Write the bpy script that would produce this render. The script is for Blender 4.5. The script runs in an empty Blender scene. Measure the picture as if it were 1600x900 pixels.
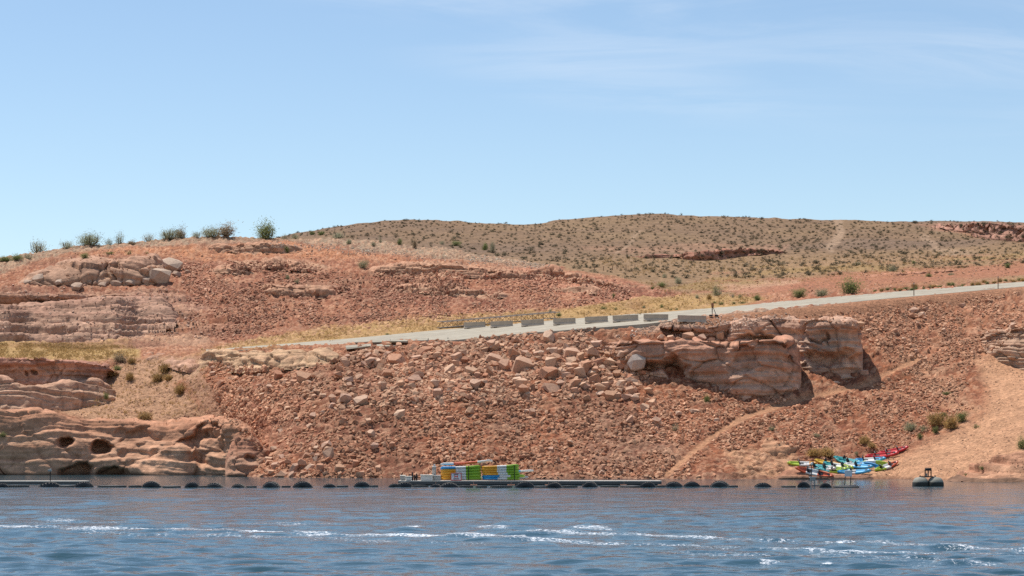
import bpy, bmesh, math, random
import numpy as np
from mathutils import Vector, Matrix, Quaternion
from mathutils.bvhtree import BVHTree

random.seed(7)
RNG = np.random.default_rng(11)
scene = bpy.context.scene
COL = scene.collection
R = math.radians

# ------------------------------------------------------------------ camera
F = 3609.0            # focal length in pixels of a 1600 px wide picture
CAM_H = 3.0           # eye height above the lake
HORIZON = 700.0       # picture row of the horizon
cam_data = bpy.data.cameras.new('camera')
cam_data.sensor_width = 36.0
cam_data.lens = 36.0 * F / 1600.0
cam_data.shift_y = (HORIZON - 450.0) / 1600.0
cam_data.clip_start = 0.5
cam_data.clip_end = 6000.0
cam = bpy.data.objects.new('camera', cam_data)
cam.location = (0, 0, CAM_H)
cam.rotation_euler = (math.pi / 2, 0, 0)
COL.objects.link(cam)
scene.camera = cam

# ------------------------------------------------------------------ sky and sun
SUN_EL, SUN_AZ = 66.0, -45.0      # azimuth from +Y (view direction), negative = left
world = bpy.data.worlds.new('World')
scene.world = world
world.use_nodes = True
wt = world.node_tree
wt.nodes.clear()
w_out = wt.nodes.new('ShaderNodeOutputWorld')
w_bg = wt.nodes.new('ShaderNodeBackground')
w_bg.inputs['Strength'].default_value = 0.103
sky = wt.nodes.new('ShaderNodeTexSky')
sky.sky_type = 'NISHITA'
sky.sun_disc = False
sky.sun_elevation = R(SUN_EL)
sky.sun_rotation = R(SUN_AZ)
sky.altitude = 1100.0
sky.air_density = 1.0
sky.dust_density = 0.4
sky.ozone_density = 1.9
# thin cirrus: stretched noise looked up by direction
tc = wt.nodes.new('ShaderNodeTexCoord')
sep = wt.nodes.new('ShaderNodeSeparateXYZ')
wt.links.new(tc.outputs['Generated'], sep.inputs[0])
def wmath(op, a, b=None, c=None):
    n = wt.nodes.new('ShaderNodeMath'); n.operation = op
    for i, x in enumerate((a, b, c)):
        if x is None: continue
        if isinstance(x, (int, float)): n.inputs[i].default_value = x
        else: wt.links.new(x, n.inputs[i])
    return n.outputs[0]
zc = wmath('MAXIMUM', sep.outputs['Z'], 0.02)
px_ = wmath('DIVIDE', sep.outputs['X'], wmath('ADD', zc, 0.1))
py_ = wmath('DIVIDE', sep.outputs['Y'], wmath('ADD', zc, 0.1))
comb = wt.nodes.new('ShaderNodeCombineXYZ')
wt.links.new(px_, comb.inputs[0]); wt.links.new(py_, comb.inputs[1])
def wnoise(scale_xyz, loc, scale, detail, rough, dist):
    mp = wt.nodes.new('ShaderNodeMapping')
    mp.inputs['Scale'].default_value = scale_xyz
    mp.inputs['Location'].default_value = loc
    mp.inputs['Rotation'].default_value = (0, 0, R(-6))
    wt.links.new(comb.outputs[0], mp.inputs[0])
    n = wt.nodes.new('ShaderNodeTexNoise')
    n.inputs['Scale'].default_value = scale; n.inputs['Detail'].default_value = detail
    n.inputs['Roughness'].default_value = rough; n.inputs['Distortion'].default_value = dist
    wt.links.new(mp.outputs[0], n.inputs['Vector'])
    return n.outputs['Fac']
n_big = wnoise((0.55, 1.0, 1.0), (2.93, 0.2, 0.0), 0.85, 2.0, 0.5, 0.2)
n_fine = wnoise((0.8, 1.9, 1.0), (0.75, 4.0, 0.0), 1.9, 7.0, 0.62, 0.9)
def wramp(fac, a, b):
    n = wt.nodes.new('ShaderNodeMapRange'); n.interpolation_type = 'SMOOTHSTEP'
    n.inputs['From Min'].default_value = a; n.inputs['From Max'].default_value = b
    wt.links.new(fac, n.inputs['Value'])
    return n.outputs[0]
cl = wmath('MULTIPLY', wmath('MULTIPLY', wramp(n_big, 0.36, 0.56), wramp(n_fine, 0.36, 0.70)), wmath('MULTIPLY', wramp(sep.outputs['Z'], 0.12, 0.155), 0.34))
wmix = wt.nodes.new('ShaderNodeMix'); wmix.data_type = 'RGBA'
wt.links.new(cl, wmix.inputs['Factor'])
w_tint = wt.nodes.new('ShaderNodeMix'); w_tint.data_type = 'RGBA'; w_tint.blend_type = 'MULTIPLY'
w_tint.inputs['Factor'].default_value = 1.0
w_tint.inputs['B'].default_value = (1.0, 1.0, 0.97, 1)
wt.links.new(sky.outputs[0], w_tint.inputs['A'])
wt.links.new(w_tint.outputs['Result'], wmix.inputs['A'])
wmix.inputs['B'].default_value = (7.0, 7.3, 7.7, 1)
wt.links.new(wmix.outputs['Result'], w_bg.inputs['Color'])
wt.links.new(w_bg.outputs[0], w_out.inputs[0])

sun_data = bpy.data.lights.new('sun', 'SUN')
sun_data.energy = 4.0
sun_data.angle = R(0.53)
sun_data.color = (1.0, 0.955, 0.89)
sun = bpy.data.objects.new('sun', sun_data)
SUN_DIR = Vector((math.sin(R(SUN_AZ)) * math.cos(R(SUN_EL)), math.cos(R(SUN_AZ)) * math.cos(R(SUN_EL)), math.sin(R(SUN_EL))))
sun.rotation_euler = SUN_DIR.to_track_quat('Z', 'Y').to_euler()
sun.location = SUN_DIR * 300
COL.objects.link(sun)

scene.view_settings.view_transform = 'Standard'
scene.view_settings.look = 'None'
scene.view_settings.gamma = 1.0
scene.view_settings.use_curve_mapping = False
scene.view_settings.exposure = 0.42
scene.render.engine = 'CYCLES'
scene.cycles.use_denoising = False
scene.cycles.max_bounces = 5
scene.cycles.sample_clamp_indirect = 4.0
scene.cycles.sample_clamp_direct = 5.0

# ------------------------------------------------------------------ helpers
def pix(u, v, d):
    """the point d metres ahead that the photograph shows at column u, row v"""
    return Vector(((u - 800.0) / F * d, d, CAM_H + (HORIZON - v) / F * d))

def _hash(ix, iy, iz, seed):
    h = (ix.astype(np.uint32) * np.uint32(374761393) + iy.astype(np.uint32) * np.uint32(668265263)
         + iz.astype(np.uint32) * np.uint32(2147483647 - 97531) + np.uint32((seed * 974634217) & 0xffffffff))
    h = (h ^ (h >> np.uint32(13))) * np.uint32(1274126177)
    h = (h ^ (h >> np.uint32(16))) * np.uint32(2246822519)
    return ((h ^ (h >> np.uint32(15))) & np.uint32(0xffffff)).astype(np.float32) / np.float32(0x7fffff) - np.float32(1)

def vnoise(x, y, z, seed=0):
    x, y, z = np.broadcast_arrays(np.asarray(x, np.float32), np.asarray(y, np.float32), np.asarray(z, np.float32))
    fx, fy, fz = np.floor(x), np.floor(y), np.floor(z)
    ix, iy, iz = fx.astype(np.int64), fy.astype(np.int64), fz.astype(np.int64)
    tx, ty, tz = x - fx, y - fy, z - fz
    sx, sy, sz = (t * t * t * (t * (t * 6 - 15) + 10) for t in (tx, ty, tz))
    r = 0
    for a in (0, 1):
        wx = sx if a else 1 - sx
        for b in (0, 1):
            wy = sy if b else 1 - sy
            for c in (0, 1):
                wz = sz if c else 1 - sz
                r = r + _hash(ix + a, iy + b, iz + c, seed) * (wx * wy * wz)
    return r

def fbm(x, y, z, octv=4, seed=0, gain=0.5, lac=2.03):
    s, a, t = 0, 1.0, 0.0
    for i in range(octv):
        s = s + a * vnoise(np.asarray(x) * lac ** i + 17.3 * i, np.asarray(y) * lac ** i - 9.1 * i, np.asarray(z) * lac ** i + 3.7 * i, seed + i)
        t += a; a *= gain
    return s / t

def worley(x, y, z, seed=0):
    """nearest and second nearest cell point distance and a random number per cell"""
    x, y, z = np.broadcast_arrays(np.asarray(x, np.float32), np.asarray(y, np.float32), np.asarray(z, np.float32))
    fx, fy, fz = np.floor(x), np.floor(y), np.floor(z)
    ix, iy, iz = fx.astype(np.int64), fy.astype(np.int64), fz.astype(np.int64)
    f1 = np.full(x.shape, 9.0, np.float32); f2 = f1.copy(); rid = np.zeros(x.shape, np.float32)
    zr = (0,) if not np.any(z) else (-1, 0, 1)
    for a in (-1, 0, 1):
        for b in (-1, 0, 1):
            for c in zr:
                jx, jy, jz = ix + a, iy + b, iz + c
                px = jx + 0.5 + 0.45 * _hash(jx, jy, jz, seed); py = jy + 0.5 + 0.45 * _hash(jx, jy, jz, seed + 1)
                pz = (jz + 0.5 + 0.45 * _hash(jx, jy, jz, seed + 2)) if len(zr) > 1 else z
                d = (x - px) ** 2 + (y - py) ** 2 + (z - pz) ** 2
                near = d < f1
                f2 = np.where(near, f1, np.minimum(f2, d))
                rid = np.where(near, _hash(jx, jy, jz, seed + 3), rid)
                f1 = np.where(near, d, f1)
    return np.sqrt(f1), np.sqrt(f2), rid

def sstep(a, b, x):
    t = np.clip((x - a) / (b - a), 0, 1)
    return t * t * (3 - 2 * t)

def poly_mask(U, V, poly, soft):
    """1 inside the polygon, fading over `soft` picture pixels at its edge"""
    P = np.asarray(poly, float)
    inside = np.zeros(U.shape, bool)
    dist = np.full(U.shape, 1e9)
    n = len(P)
    for i in range(n):
        x1, y1 = P[i]; x2, y2 = P[(i + 1) % n]
        c = ((y1 > V) != (y2 > V))
        xi = (x2 - x1) * (V - y1) / ((y2 - y1) if y2 != y1 else 1e-9) + x1
        inside ^= c & (U < xi)
        dx, dy = x2 - x1, y2 - y1
        t = np.clip(((U - x1) * dx + (V - y1) * dy) / (dx * dx + dy * dy + 1e-9), 0, 1)
        dist = np.minimum(dist, np.hypot(U - x1 - t * dx, V - y1 - t * dy))
    sd = np.where(inside, dist, -dist)
    return sstep(-soft, soft, sd)

def line_mask(U, V, pts, half, soft):
    P = np.asarray(pts, float)
    dist = np.full(U.shape, 1e9)
    for i in range(len(P) - 1):
        x1, y1 = P[i]; x2, y2 = P[i + 1]
        dx, dy = x2 - x1, y2 - y1
        t = np.clip(((U - x1) * dx + (V - y1) * dy) / (dx * dx + dy * dy + 1e-9), 0, 1)
        dist = np.minimum(dist, np.hypot(U - x1 - t * dx, V - y1 - t * dy))
    return 1 - sstep(half, half + soft, dist)

def link(o, parent=None):
    COL.objects.link(o)
    if parent is not None: o.parent = parent
    return o

def tag(o, label=None, cat=None, group=None, kind=None):
    if label: o['label'] = label
    if cat: o['category'] = cat
    if group: o['group'] = group
    if kind: o['kind'] = kind
    return o

def mesh_arrays(name, verts, faces4=None, faces3=None, smooth=True, col=None, mats=()):
    me = bpy.data.meshes.new(name)
    verts = np.ascontiguousarray(verts, np.float32).reshape(-1, 3)
    me.vertices.add(len(verts)); me.vertices.foreach_set('co', verts.ravel())
    idx, start, k = [], [], 0
    for f, n in ((faces4, 4), (faces3, 3)):
        if f is None or len(f) == 0: continue
        f = np.asarray(f, np.int32).reshape(-1, n)
        idx.append(f.ravel()); start.append(k + np.arange(len(f), dtype=np.int32) * n); k += f.size
    idx = np.concatenate(idx); start = np.concatenate(start)
    me.loops.add(len(idx)); me.loops.foreach_set('vertex_index', idx)
    me.polygons.add(len(start)); me.polygons.foreach_set('loop_start', start)
    me.polygons.foreach_set('use_smooth', np.full(len(start), bool(smooth)))
    me.update(calc_edges=True)
    me.validate()
    if col is not None:
        c = np.ones((len(verts), 4), np.float32); c[:, :3] = col
        at = me.attributes.new('Col', 'FLOAT_COLOR', 'POINT')
        at.data.foreach_set('color', c.ravel())
    for m in mats: me.materials.append(m)
    return me

def grid_faces(nr, nc):
    i = np.arange(nr * nc).reshape(nr, nc)
    return np.stack([i[:-1, :-1], i[:-1, 1:], i[1:, 1:], i[1:, :-1]], -1).reshape(-1, 4)

# ------------------------------------------------------------------ materials
def new_mat(name):
    m = bpy.data.materials.new(name); m.use_nodes = True
    nt = m.node_tree
    return m, nt, nt.nodes['Principled BSDF']

def node(nt, kind, **kw):
    n = nt.nodes.new(kind)
    for k, v in kw.items(): setattr(n, k, v)
    return n

def noise_node(nt, vec, scale, detail=5.0, rough=0.6, dist=0.0, stretch=None):
    if stretch is not None:
        mp = node(nt, 'ShaderNodeMapping'); mp.inputs['Scale'].default_value = stretch
        nt.links.new(vec, mp.inputs[0]); vec = mp.outputs[0]
    n = node(nt, 'ShaderNodeTexNoise')
    n.inputs['Scale'].default_value = scale; n.inputs['Detail'].default_value = detail
    n.inputs['Roughness'].default_value = rough; n.inputs['Distortion'].default_value = dist
    nt.links.new(vec, n.inputs['Vector'])
    return n.outputs['Fac']

def map_range(nt, fac, a, b, lo, hi):
    n = node(nt, 'ShaderNodeMapRange')
    n.inputs['From Min'].default_value = a; n.inputs['From Max'].default_value = b
    n.inputs['To Min'].default_value = lo; n.inputs['To Max'].default_value = hi
    nt.links.new(fac, n.inputs['Value'])
    return n.outputs[0]

def mul(nt, a, b):
    n = node(nt, 'ShaderNodeMath', operation='MULTIPLY')
    for i, x in enumerate((a, b)):
        if isinstance(x, (int, float)): n.inputs[i].default_value = x
        else: nt.links.new(x, n.inputs[i])
    return n.outputs[0]

def scale_col(nt, col, fac):
    n = node(nt, 'ShaderNodeMix', data_type='RGBA', blend_type='MULTIPLY')
    n.inputs['Factor'].default_value = 1.0
    if isinstance(col, tuple): n.inputs['A'].default_value = col
    else: nt.links.new(col, n.inputs['A'])
    c = node(nt, 'ShaderNodeCombineColor')
    for i in range(3): nt.links.new(fac, c.inputs[i])
    nt.links.new(c.outputs[0], n.inputs['B'])
    return n.outputs['Result']

def mix_col(nt, fac, a, b):
    n = node(nt, 'ShaderNodeMix', data_type='RGBA')
    nt.links.new(fac, n.inputs['Factor'])
    for k, x in (('A', a), ('B', b)):
        if isinstance(x, tuple): n.inputs[k].default_value = x
        else: nt.links.new(x, n.inputs[k])
    return n.outputs['Result']

def earth_mat(name, grain, lo=0.62, hi=1.38, bump=0.25, strata=None):
    """ground: zone colour from the mesh, broken up by grain, pebbles and relief"""
    m, nt, bs = new_mat(name)
    at = node(nt, 'ShaderNodeAttribute', attribute_name='Col')
    geo = node(nt, 'ShaderNodeNewGeometry')
    pos = geo.outputs['Position']
    n1 = noise_node(nt, pos, grain, 6.0, 0.7)
    n2 = noise_node(nt, pos, grain * 0.13, 4.0, 0.6)
    vor = node(nt, 'ShaderNodeTexVoronoi'); vor.inputs['Scale'].default_value = grain * 0.9
    nt.links.new(pos, vor.inputs['Vector'])
    sepc = node(nt, 'ShaderNodeSeparateColor'); nt.links.new(vor.outputs['Color'], sepc.inputs[0])
    f = mul(nt, map_range(nt, n1, 0.25, 0.75, lo, hi), map_range(nt, n2, 0.3, 0.7, 0.86, 1.14))
    f = mul(nt, f, map_range(nt, sepc.outputs[0], 0, 1, 0.82, 1.18))
    col = at.outputs['Color']
    if strata:
        ns = noise_node(nt, pos, strata, 5.0, 0.65, 0.3, (0.09, 0.09, 1.0))
        f = mul(nt, f, map_range(nt, ns, 0.3, 0.7, 0.88, 1.12))
    nt.links.new(scale_col(nt, col, f), bs.inputs['Base Color'])
    bs.inputs['Roughness'].default_value = 0.95
    bs.inputs['Specular IOR Level'].default_value = 0.15
    bp = node(nt, 'ShaderNodeBump'); bp.inputs['Strength'].default_value = 0.8
    bp.inputs['Distance'].default_value = bump
    h = n1
    if strata:
        a = node(nt, 'ShaderNodeMath', operation='ADD'); nt.links.new(n1, a.inputs[0]); nt.links.new(ns, a.inputs[1]); h = a.outputs[0]
    nt.links.new(h, bp.inputs['Height'])
    nt.links.new(bp.outputs[0], bs.inputs['Normal'])
    return m

def plain_mat(name, rgb, rough=0.6, metal=0.0, wear=0.12, grain=6.0, spec=0.4, dirt=None):
    m, nt, bs = new_mat(name)
    geo = node(nt, 'ShaderNodeTexCoord')
    n1 = noise_node(nt, geo.outputs['Object'], grain, 5.0, 0.65)
    c = scale_col(nt, (*rgb, 1), map_range(nt, n1, 0.25, 0.75, 1 - wear, 1 + wear))
    if dirt:
        n2 = noise_node(nt, geo.outputs['Object'], grain * 0.4, 6.0, 0.7, 0.5)
        c = mix_col(nt, map_range(nt, n2, 0.5, 0.75, 0.0, 0.6), c, (*dirt, 1))
    nt.links.new(c, bs.inputs['Base Color'])
    bs.inputs['Roughness'].default_value = rough
    bs.inputs['Metallic'].default_value = metal
    bs.inputs['Specular IOR Level'].default_value = spec
    bp = node(nt, 'ShaderNodeBump'); bp.inputs['Strength'].default_value = 0.25; bp.inputs['Distance'].default_value = 0.01
    nt.links.new(n1, bp.inputs['Height']); nt.links.new(bp.outputs[0], bs.inputs['Normal'])
    return m

def random_mat(name, cols, rough=0.95, grain=3.0, wear=0.25, bump=0.06):
    """one material, a different tint on every object"""
    m, nt, bs = new_mat(name)
    oi = node(nt, 'ShaderNodeObjectInfo')
    cr = node(nt, 'ShaderNodeValToRGB')
    cr.color_ramp.interpolation = 'LINEAR'
    els = cr.color_ramp.elements
    while len(els) < len(cols): els.new(0.5)
    for i, c in enumerate(cols):
        els[i].position = i / (len(cols) - 1); els[i].color = (*c, 1)
    nt.links.new(oi.outputs['Random'], cr.inputs[0])
    geo = node(nt, 'ShaderNodeNewGeometry')
    n1 = noise_node(nt, geo.outputs['Position'], grain, 6.0, 0.7)
    nt.links.new(scale_col(nt, cr.outputs[0], map_range(nt, n1, 0.25, 0.75, 1 - wear, 1 + wear)), bs.inputs['Base Color'])
    bs.inputs['Roughness'].default_value = rough
    bs.inputs['Specular IOR Level'].default_value = 0.2
    bp = node(nt, 'ShaderNodeBump'); bp.inputs['Strength'].default_value = 0.7; bp.inputs['Distance'].default_value = bump
    nt.links.new(n1, bp.inputs['Height']); nt.links.new(bp.outputs[0], bs.inputs['Normal'])
    return m

M_GROUND = earth_mat('rubble_soil', 3.2, 0.55, 1.4, bump=0.25)
M_FAR = earth_mat('far_soil', 1.2, bump=0.3)
M_STONE = earth_mat('layered_sandstone', 1.6, 0.8, 1.2, bump=0.18, strata=2.6)
M_BOULDER = random_mat('sandstone_boulder', [(0.42, 0.20, 0.12), (0.56, 0.325, 0.20), (0.60, 0.38, 0.25), (0.48, 0.245, 0.15), (0.62, 0.41, 0.28), (0.50, 0.30, 0.21), (0.56, 0.33, 0.21)])
M_RUBBLE = earth_mat('loose_rubble', 5.0, 0.8, 1.2, bump=0.05)

# ------------------------------------------------------------------ terrain
def shore_v(d): return HORIZON + CAM_H * F / d
U_IN = np.linspace(-40, 1640, 880)
UC = np.concatenate([np.linspace(-620, -60, 24), U_IN, np.linspace(1660, 2220, 24)])

def curve(pts):
    p = np.asarray(pts, float)
    v = np.interp(UC, p[:, 0], p[:, 1]); d = np.interp(UC, p[:, 0], p[:, 2])
    k = 21
    w = np.hanning(k + 2)[1:-1]; w /= w.sum()
    sm = lambda a: np.convolve(np.pad(a, k // 2, mode='edge'), w, 'valid')
    return sm(v), sm(d)

def shoreline(pts):
    p = np.asarray(pts, float)
    d = np.interp(UC, p[:, 0], p[:, 1])
    k = 15; w = np.hanning(k + 2)[1:-1]; w /= w.sum()
    d = np.convolve(np.pad(d, k // 2, mode='edge'), w, 'valid')
    d = d + 1.6 * fbm(UC * 0.02, 0 * UC, 0 * UC, 4, 91)
    return shore_v(d), d

SH = shoreline([(-620, 262), (0, 263), (340, 258), (400, 238), (520, 230), (700, 227), (1000, 226), (1120, 222), (1240, 224), (1400, 222), (1470, 214), (1600, 205), (2200, 200)])
K = []
dl = SH[1] - 10
K.append((HORIZON + (CAM_H + 2.5) * F / dl, dl, 5))
K.append((SH[0], SH[1], 5))
K.append((*curve([(-620, 640, 280), (0, 642, 278), (150, 652, 277), (300, 657, 275), (380, 684, 262), (420, 690, 250), (520, 686, 240), (700, 685, 237), (1000, 683, 237), (1100, 690, 234), (1200, 705, 230), (1300, 715, 229), (1400, 705, 230), (1500, 694, 226), (1600, 684, 222), (2200, 650, 220)]), 46))
K.append((*curve([(-620, 600, 296), (0, 604, 293), (150, 606, 291), (250, 606, 288), (330, 603, 276), (420, 611, 262), (540, 612, 252), (700, 615, 247), (1000, 612, 248), (1100, 624, 246), (1200, 634, 244), (1300, 622, 246), (1400, 604, 250), (1500, 592, 250), (1600, 587, 248), (2200, 560, 245)]), 56))
NEAR_EDGE = [(-620, 566, 304), (0, 561, 302), (150, 563, 302), (250, 557, 300), (320, 551, 292), (400, 546, 284), (540, 542, 271), (700, 533, 266), (800, 523, 264), (900, 515, 262), (1017, 506, 261), (1100, 495, 263), (1200, 486, 265), (1375, 468, 271), (1600, 448, 281), (2200, 400, 300)]
FAR_EDGE = [(-620, 556, 330), (0, 547, 324), (200, 542, 324), (320, 546, 314), (400, 541, 313), (550, 529, 309), (680, 516.5, 305), (875, 500, 293), (1000, 490, 287), (1200, 473, 287), (1400, 456, 291), (1600, 440.5, 299), (2200, 392, 320)]
K.append((*curve(NEAR_EDGE), 64))
K.append((*curve(FAR_EDGE), 18))
K.append((*curve([(-620, 545, 345), (0, 536, 342), (200, 533, 342), (330, 529, 340), (450, 516, 336), (600, 505, 332), (750, 493, 328), (900, 480, 322), (1000, 472, 318), (1100, 464, 322), (1200, 456, 330), (1400, 438, 340), (1600, 424, 345), (2200, 380, 350)]), 22))
K.append((*curve([(-620, 470, 372), (0, 455, 372), (200, 452, 375), (400, 458, 372), (600, 448, 370), (800, 448, 360), (900, 449, 352), (1000, 456, 342), (1060, 458, 342), (1100, 453, 352), (1200, 440, 385), (1400, 424, 410), (1600, 412, 415), (2200, 375, 420)]), 54))
K.append((*curve([(-620, 440, 400), (-200, 422, 405), (0, 402, 412), (60, 391, 420), (110, 383, 426), (200, 375.5, 432), (300, 368.5, 438), (400, 367.5, 442), (470, 370, 442), (600, 377, 432), (700, 389, 420), (800, 404, 405), (870, 415, 392), (950, 432, 376), (1000, 442, 366), (1050, 448, 368), (1100, 441, 385), (1200, 424, 440), (1400, 410, 470), (1600, 402, 475), (2200, 360, 480)]), 56))
v8, d8 = K[-1][0], K[-1][1]
z8 = CAM_H + (HORIZON - v8) / F * d8
d9 = d8 + 70
z9l = z8 - 14
z9r = CAM_H + (HORIZON - np.interp(UC, [1000, 1200, 1400, 1600, 2200], [430, 412, 400, 394, 350])) / F * d9
w = sstep(1010, 1120, UC)
z9 = z9l * (1 - w) + z9r * w
K.append((HORIZON - (z9 - CAM_H) * F / d9, d9, 20))
d10 = d9 + 60; z10 = z9 - 22
K.append((HORIZON - (z10 - CAM_H) * F / d10, d10, 8))

def build_rows(K, blur=9):
    rows_d, rows_z = [], []
    for i in range(1, len(K)):
        v0, d0, _ = K[i - 1]; v1, d1, n = K[i]
        z0 = CAM_H + (HORIZON - v0) / F * d0; z1 = CAM_H + (HORIZON - v1) / F * d1
        ts = np.linspace(0, 1, n, endpoint=False)
        for t in ts:
            rows_d.append(d0 * (1 - t) + d1 * t); rows_z.append(z0 * (1 - t) + z1 * t)
    rows_d.append(K[-1][1]); rows_z.append(CAM_H + (HORIZON - K[-1][0]) / F * K[-1][1])
    D, Z = np.array(rows_d), np.array(rows_z)
    w = np.hanning(blur + 2)[1:-1]; w /= w.sum()
    def sm(A):
        P = np.pad(A, ((blur // 2, blur // 2), (0, 0)), mode='edge')
        return sum(w[i] * P[i:i + A.shape[0]] for i in range(blur))
    return sm(D), sm(Z)

D, Z = build_rows(K)
UG = np.broadcast_to(UC, D.shape)
X = (UG - 800) / F * D
VG = HORIZON - (Z - CAM_H) * F / D
P = np.stack([X, D, Z], -1)

def grid_normals(P):
    du = np.gradient(P, axis=1); dv = np.gradient(P, axis=0)
    n = np.cross(du, dv)
    return n / (np.linalg.norm(n, axis=-1, keepdims=True) + 1e-9)

N = grid_normals(P)
# warped picture coordinates give the zones ragged edges
WU = UG + 14 * fbm(X * 0.12, D * 0.05, Z * 0.2, 4, 31)
WV = VG + 6 * fbm(X * 0.15, D * 0.06, Z * 0.3, 4, 41)
ROAD = poly_mask(UG, VG, [(318, 549), (400, 543), (540, 540), (700, 532), (800, 522), (1017, 505), (1100, 494), (1200, 485), (1375, 467), (1600, 447), (2220, 398), (2220, 392), (1600, 441), (1200, 473), (1000, 490), (875, 500), (680, 516), (550, 529), (400, 540)], 2.5)

RED = np.array([0.30, 0.113, 0.056]); DEEP = np.array([0.19, 0.068, 0.040]); ORANGE = np.array([0.42, 0.18, 0.088])
SAND = np.array([0.49, 0.265, 0.148]); PALE = np.array([0.46, 0.275, 0.168]); STRAW = np.array([0.40, 0.255, 0.098])
GREY = np.array([0.31, 0.225, 0.148]); BUFF = np.array([0.30, 0.185, 0.098]); GRAVEL = np.array([0.31, 0.225, 0.16]); SLATE = np.array([0.30, 0.19, 0.145])
col = np.empty(P.shape); col[:] = RED
def paint(mask, c, a=1.0):
    global col
    m = (np.clip(mask, 0, 1) * a)[..., None]
    col = col * (1 - m) + np.asarray(c) * m

cl1 = fbm(X * 0.09, D * 0.09, Z * 0.25, 4, 5)
cl2 = fbm(X * 0.25, D * 0.25, Z * 0.5, 4, 6)
paint(sstep(0.05, 0.45, cl1), DEEP, 0.6)
paint(sstep(0.1, 0.45, cl2), PALE, 0.35)
# left hill
HILL = poly_mask(WU, WV, [(-700, 430), (0, 425), (110, 395), (200, 382), (420, 374), (560, 390), (740, 412), (860, 424), (960, 440), (1060, 462), (1000, 478), (800, 490), (500, 512), (320, 540), (-700, 540)], 5)
paint(HILL, np.array([0.31, 0.125, 0.067]), 0.9)
paint(HILL * sstep(0.0, 0.4, cl1 + 0.5 * cl2), np.array([0.21, 0.083, 0.050]), 0.6)
paint(poly_mask(WU, WV, [(90, 400), (160, 384), (230, 386), (330, 392), (410, 376), (470, 384), (600, 402), (700, 412), (560, 408), (420, 400), (330, 408), (200, 402)], 4), ORANGE, 0.95)
paint(poly_mask(WU, WV, [(370, 408), (450, 404), (520, 418), (480, 432), (420, 424), (380, 420)], 4), PALE * 1.02, 0.9)
paint(poly_mask(WU, WV, [(560, 422), (660, 410), (800, 418), (840, 434), (720, 440), (600, 434)], 5), np.array([0.50, 0.29, 0.175]), 0.9)
paint(poly_mask(WU, WV, [(400, 448), (470, 444), (540, 458), (500, 466), (420, 462)], 4), PALE, 0.8)
paint(poly_mask(WU, WV, [(510, 452), (620, 446), (760, 458), (820, 470), (780, 482), (640, 478), (500, 474)], 6), DEEP * 0.95, 0.8)
paint(poly_mask(WU, WV, [(790, 418), (860, 414), (960, 436), (1040, 452), (1000, 470), (900, 468), (820, 444)], 6), np.array([0.40, 0.165, 0.10]), 0.8)
paint(poly_mask(WU, WV, [(-700, 500), (60, 500), (240, 506), (330, 524), (320, 545), (200, 548), (-700, 545)], 6), PALE * 1.03, 0.7)
paint(poly_mask(WU, WV, [(-700, 462), (120, 452), (260, 458), (330, 480), (260, 508), (-700, 515)], 6), np.array([0.40, 0.235, 0.165]), 0.7)
# grey gravel cap along the crest
paint(poly_mask(WU, WV, [(-700, 450), (0, 424), (110, 393), (200, 384), (330, 388), (420, 377), (520, 388), (650, 402), (760, 412), (860, 422), (880, 400), (400, 350), (-700, 380)], 3.5), GREY, 0.95)
# dry grass
paint(poly_mask(WU, WV, [(300, 552), (420, 524), (560, 508), (700, 494), (800, 489), (900, 480), (1000, 468), (1090, 458), (1180, 452), (1230, 462), (1150, 480), (1000, 493), (875, 503), (680, 519), (400, 546)], 4), STRAW, 0.85)
paint(poly_mask(WU, WV, [(-700, 534), (100, 534), (210, 540), (225, 556), (160, 566), (-700, 560)], 3), STRAW, 0.95)
# sandy fan on the left
paint(poly_mask(WU, WV, [(200, 560), (300, 552), (330, 572), (270, 598), (340, 655), (180, 662), (90, 640), (150, 605), (185, 585)], 6), np.array([0.43, 0.25, 0.145]), 0.9)
paint(poly_mask(WU, WV, [(300, 562), (330, 600), (370, 650), (340, 662), (290, 600)], 8), np.array([0.40, 0.26, 0.165]), 0.5)
# talus: streaks of grey gravel
paint(poly_mask(WU, WV, [(470, 570), (520, 566), (500, 620), (440, 640), (460, 600)], 8) * sstep(-0.3, 0.3, cl2), GRAVEL, 0.7)
paint(poly_mask(WU, WV, [(580, 560), (900, 540), (960, 620), (900, 700), (640, 640)], 20) * sstep(0.0, 0.4, fbm(X * 0.4, D * 0.2, Z * 0.4, 3, 66)), GRAVEL, 0.55)
paint(poly_mask(WU, WV, [(930, 640), (1040, 650), (1060, 720), (960, 745), (900, 700)], 14), np.array([0.33, 0.20, 0.135]), 0.6)
paint(poly_mask(WU, WV, [(380, 600), (470, 610), (480, 700), (420, 720), (370, 660)], 14), np.array([0.38, 0.165, 0.098]), 0.7)
paint(poly_mask(WU, WV, [(980, 508), (1110, 494), (1200, 487), (1230, 494), (1110, 512), (1000, 520)], 4), np.array([0.42, 0.30, 0.215]), 0.85)
chute = fbm(X * 0.16 + 0.03 * D, D * 0.015, 0 * X, 3, 67)
paint(poly_mask(WU, WV, [(400, 600), (520, 556), (900, 516), (1040, 600), (1080, 745), (410, 745)], 14) * sstep(0.05, 0.4, chute), np.array([0.21, 0.10, 0.062]), 0.6)
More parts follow.
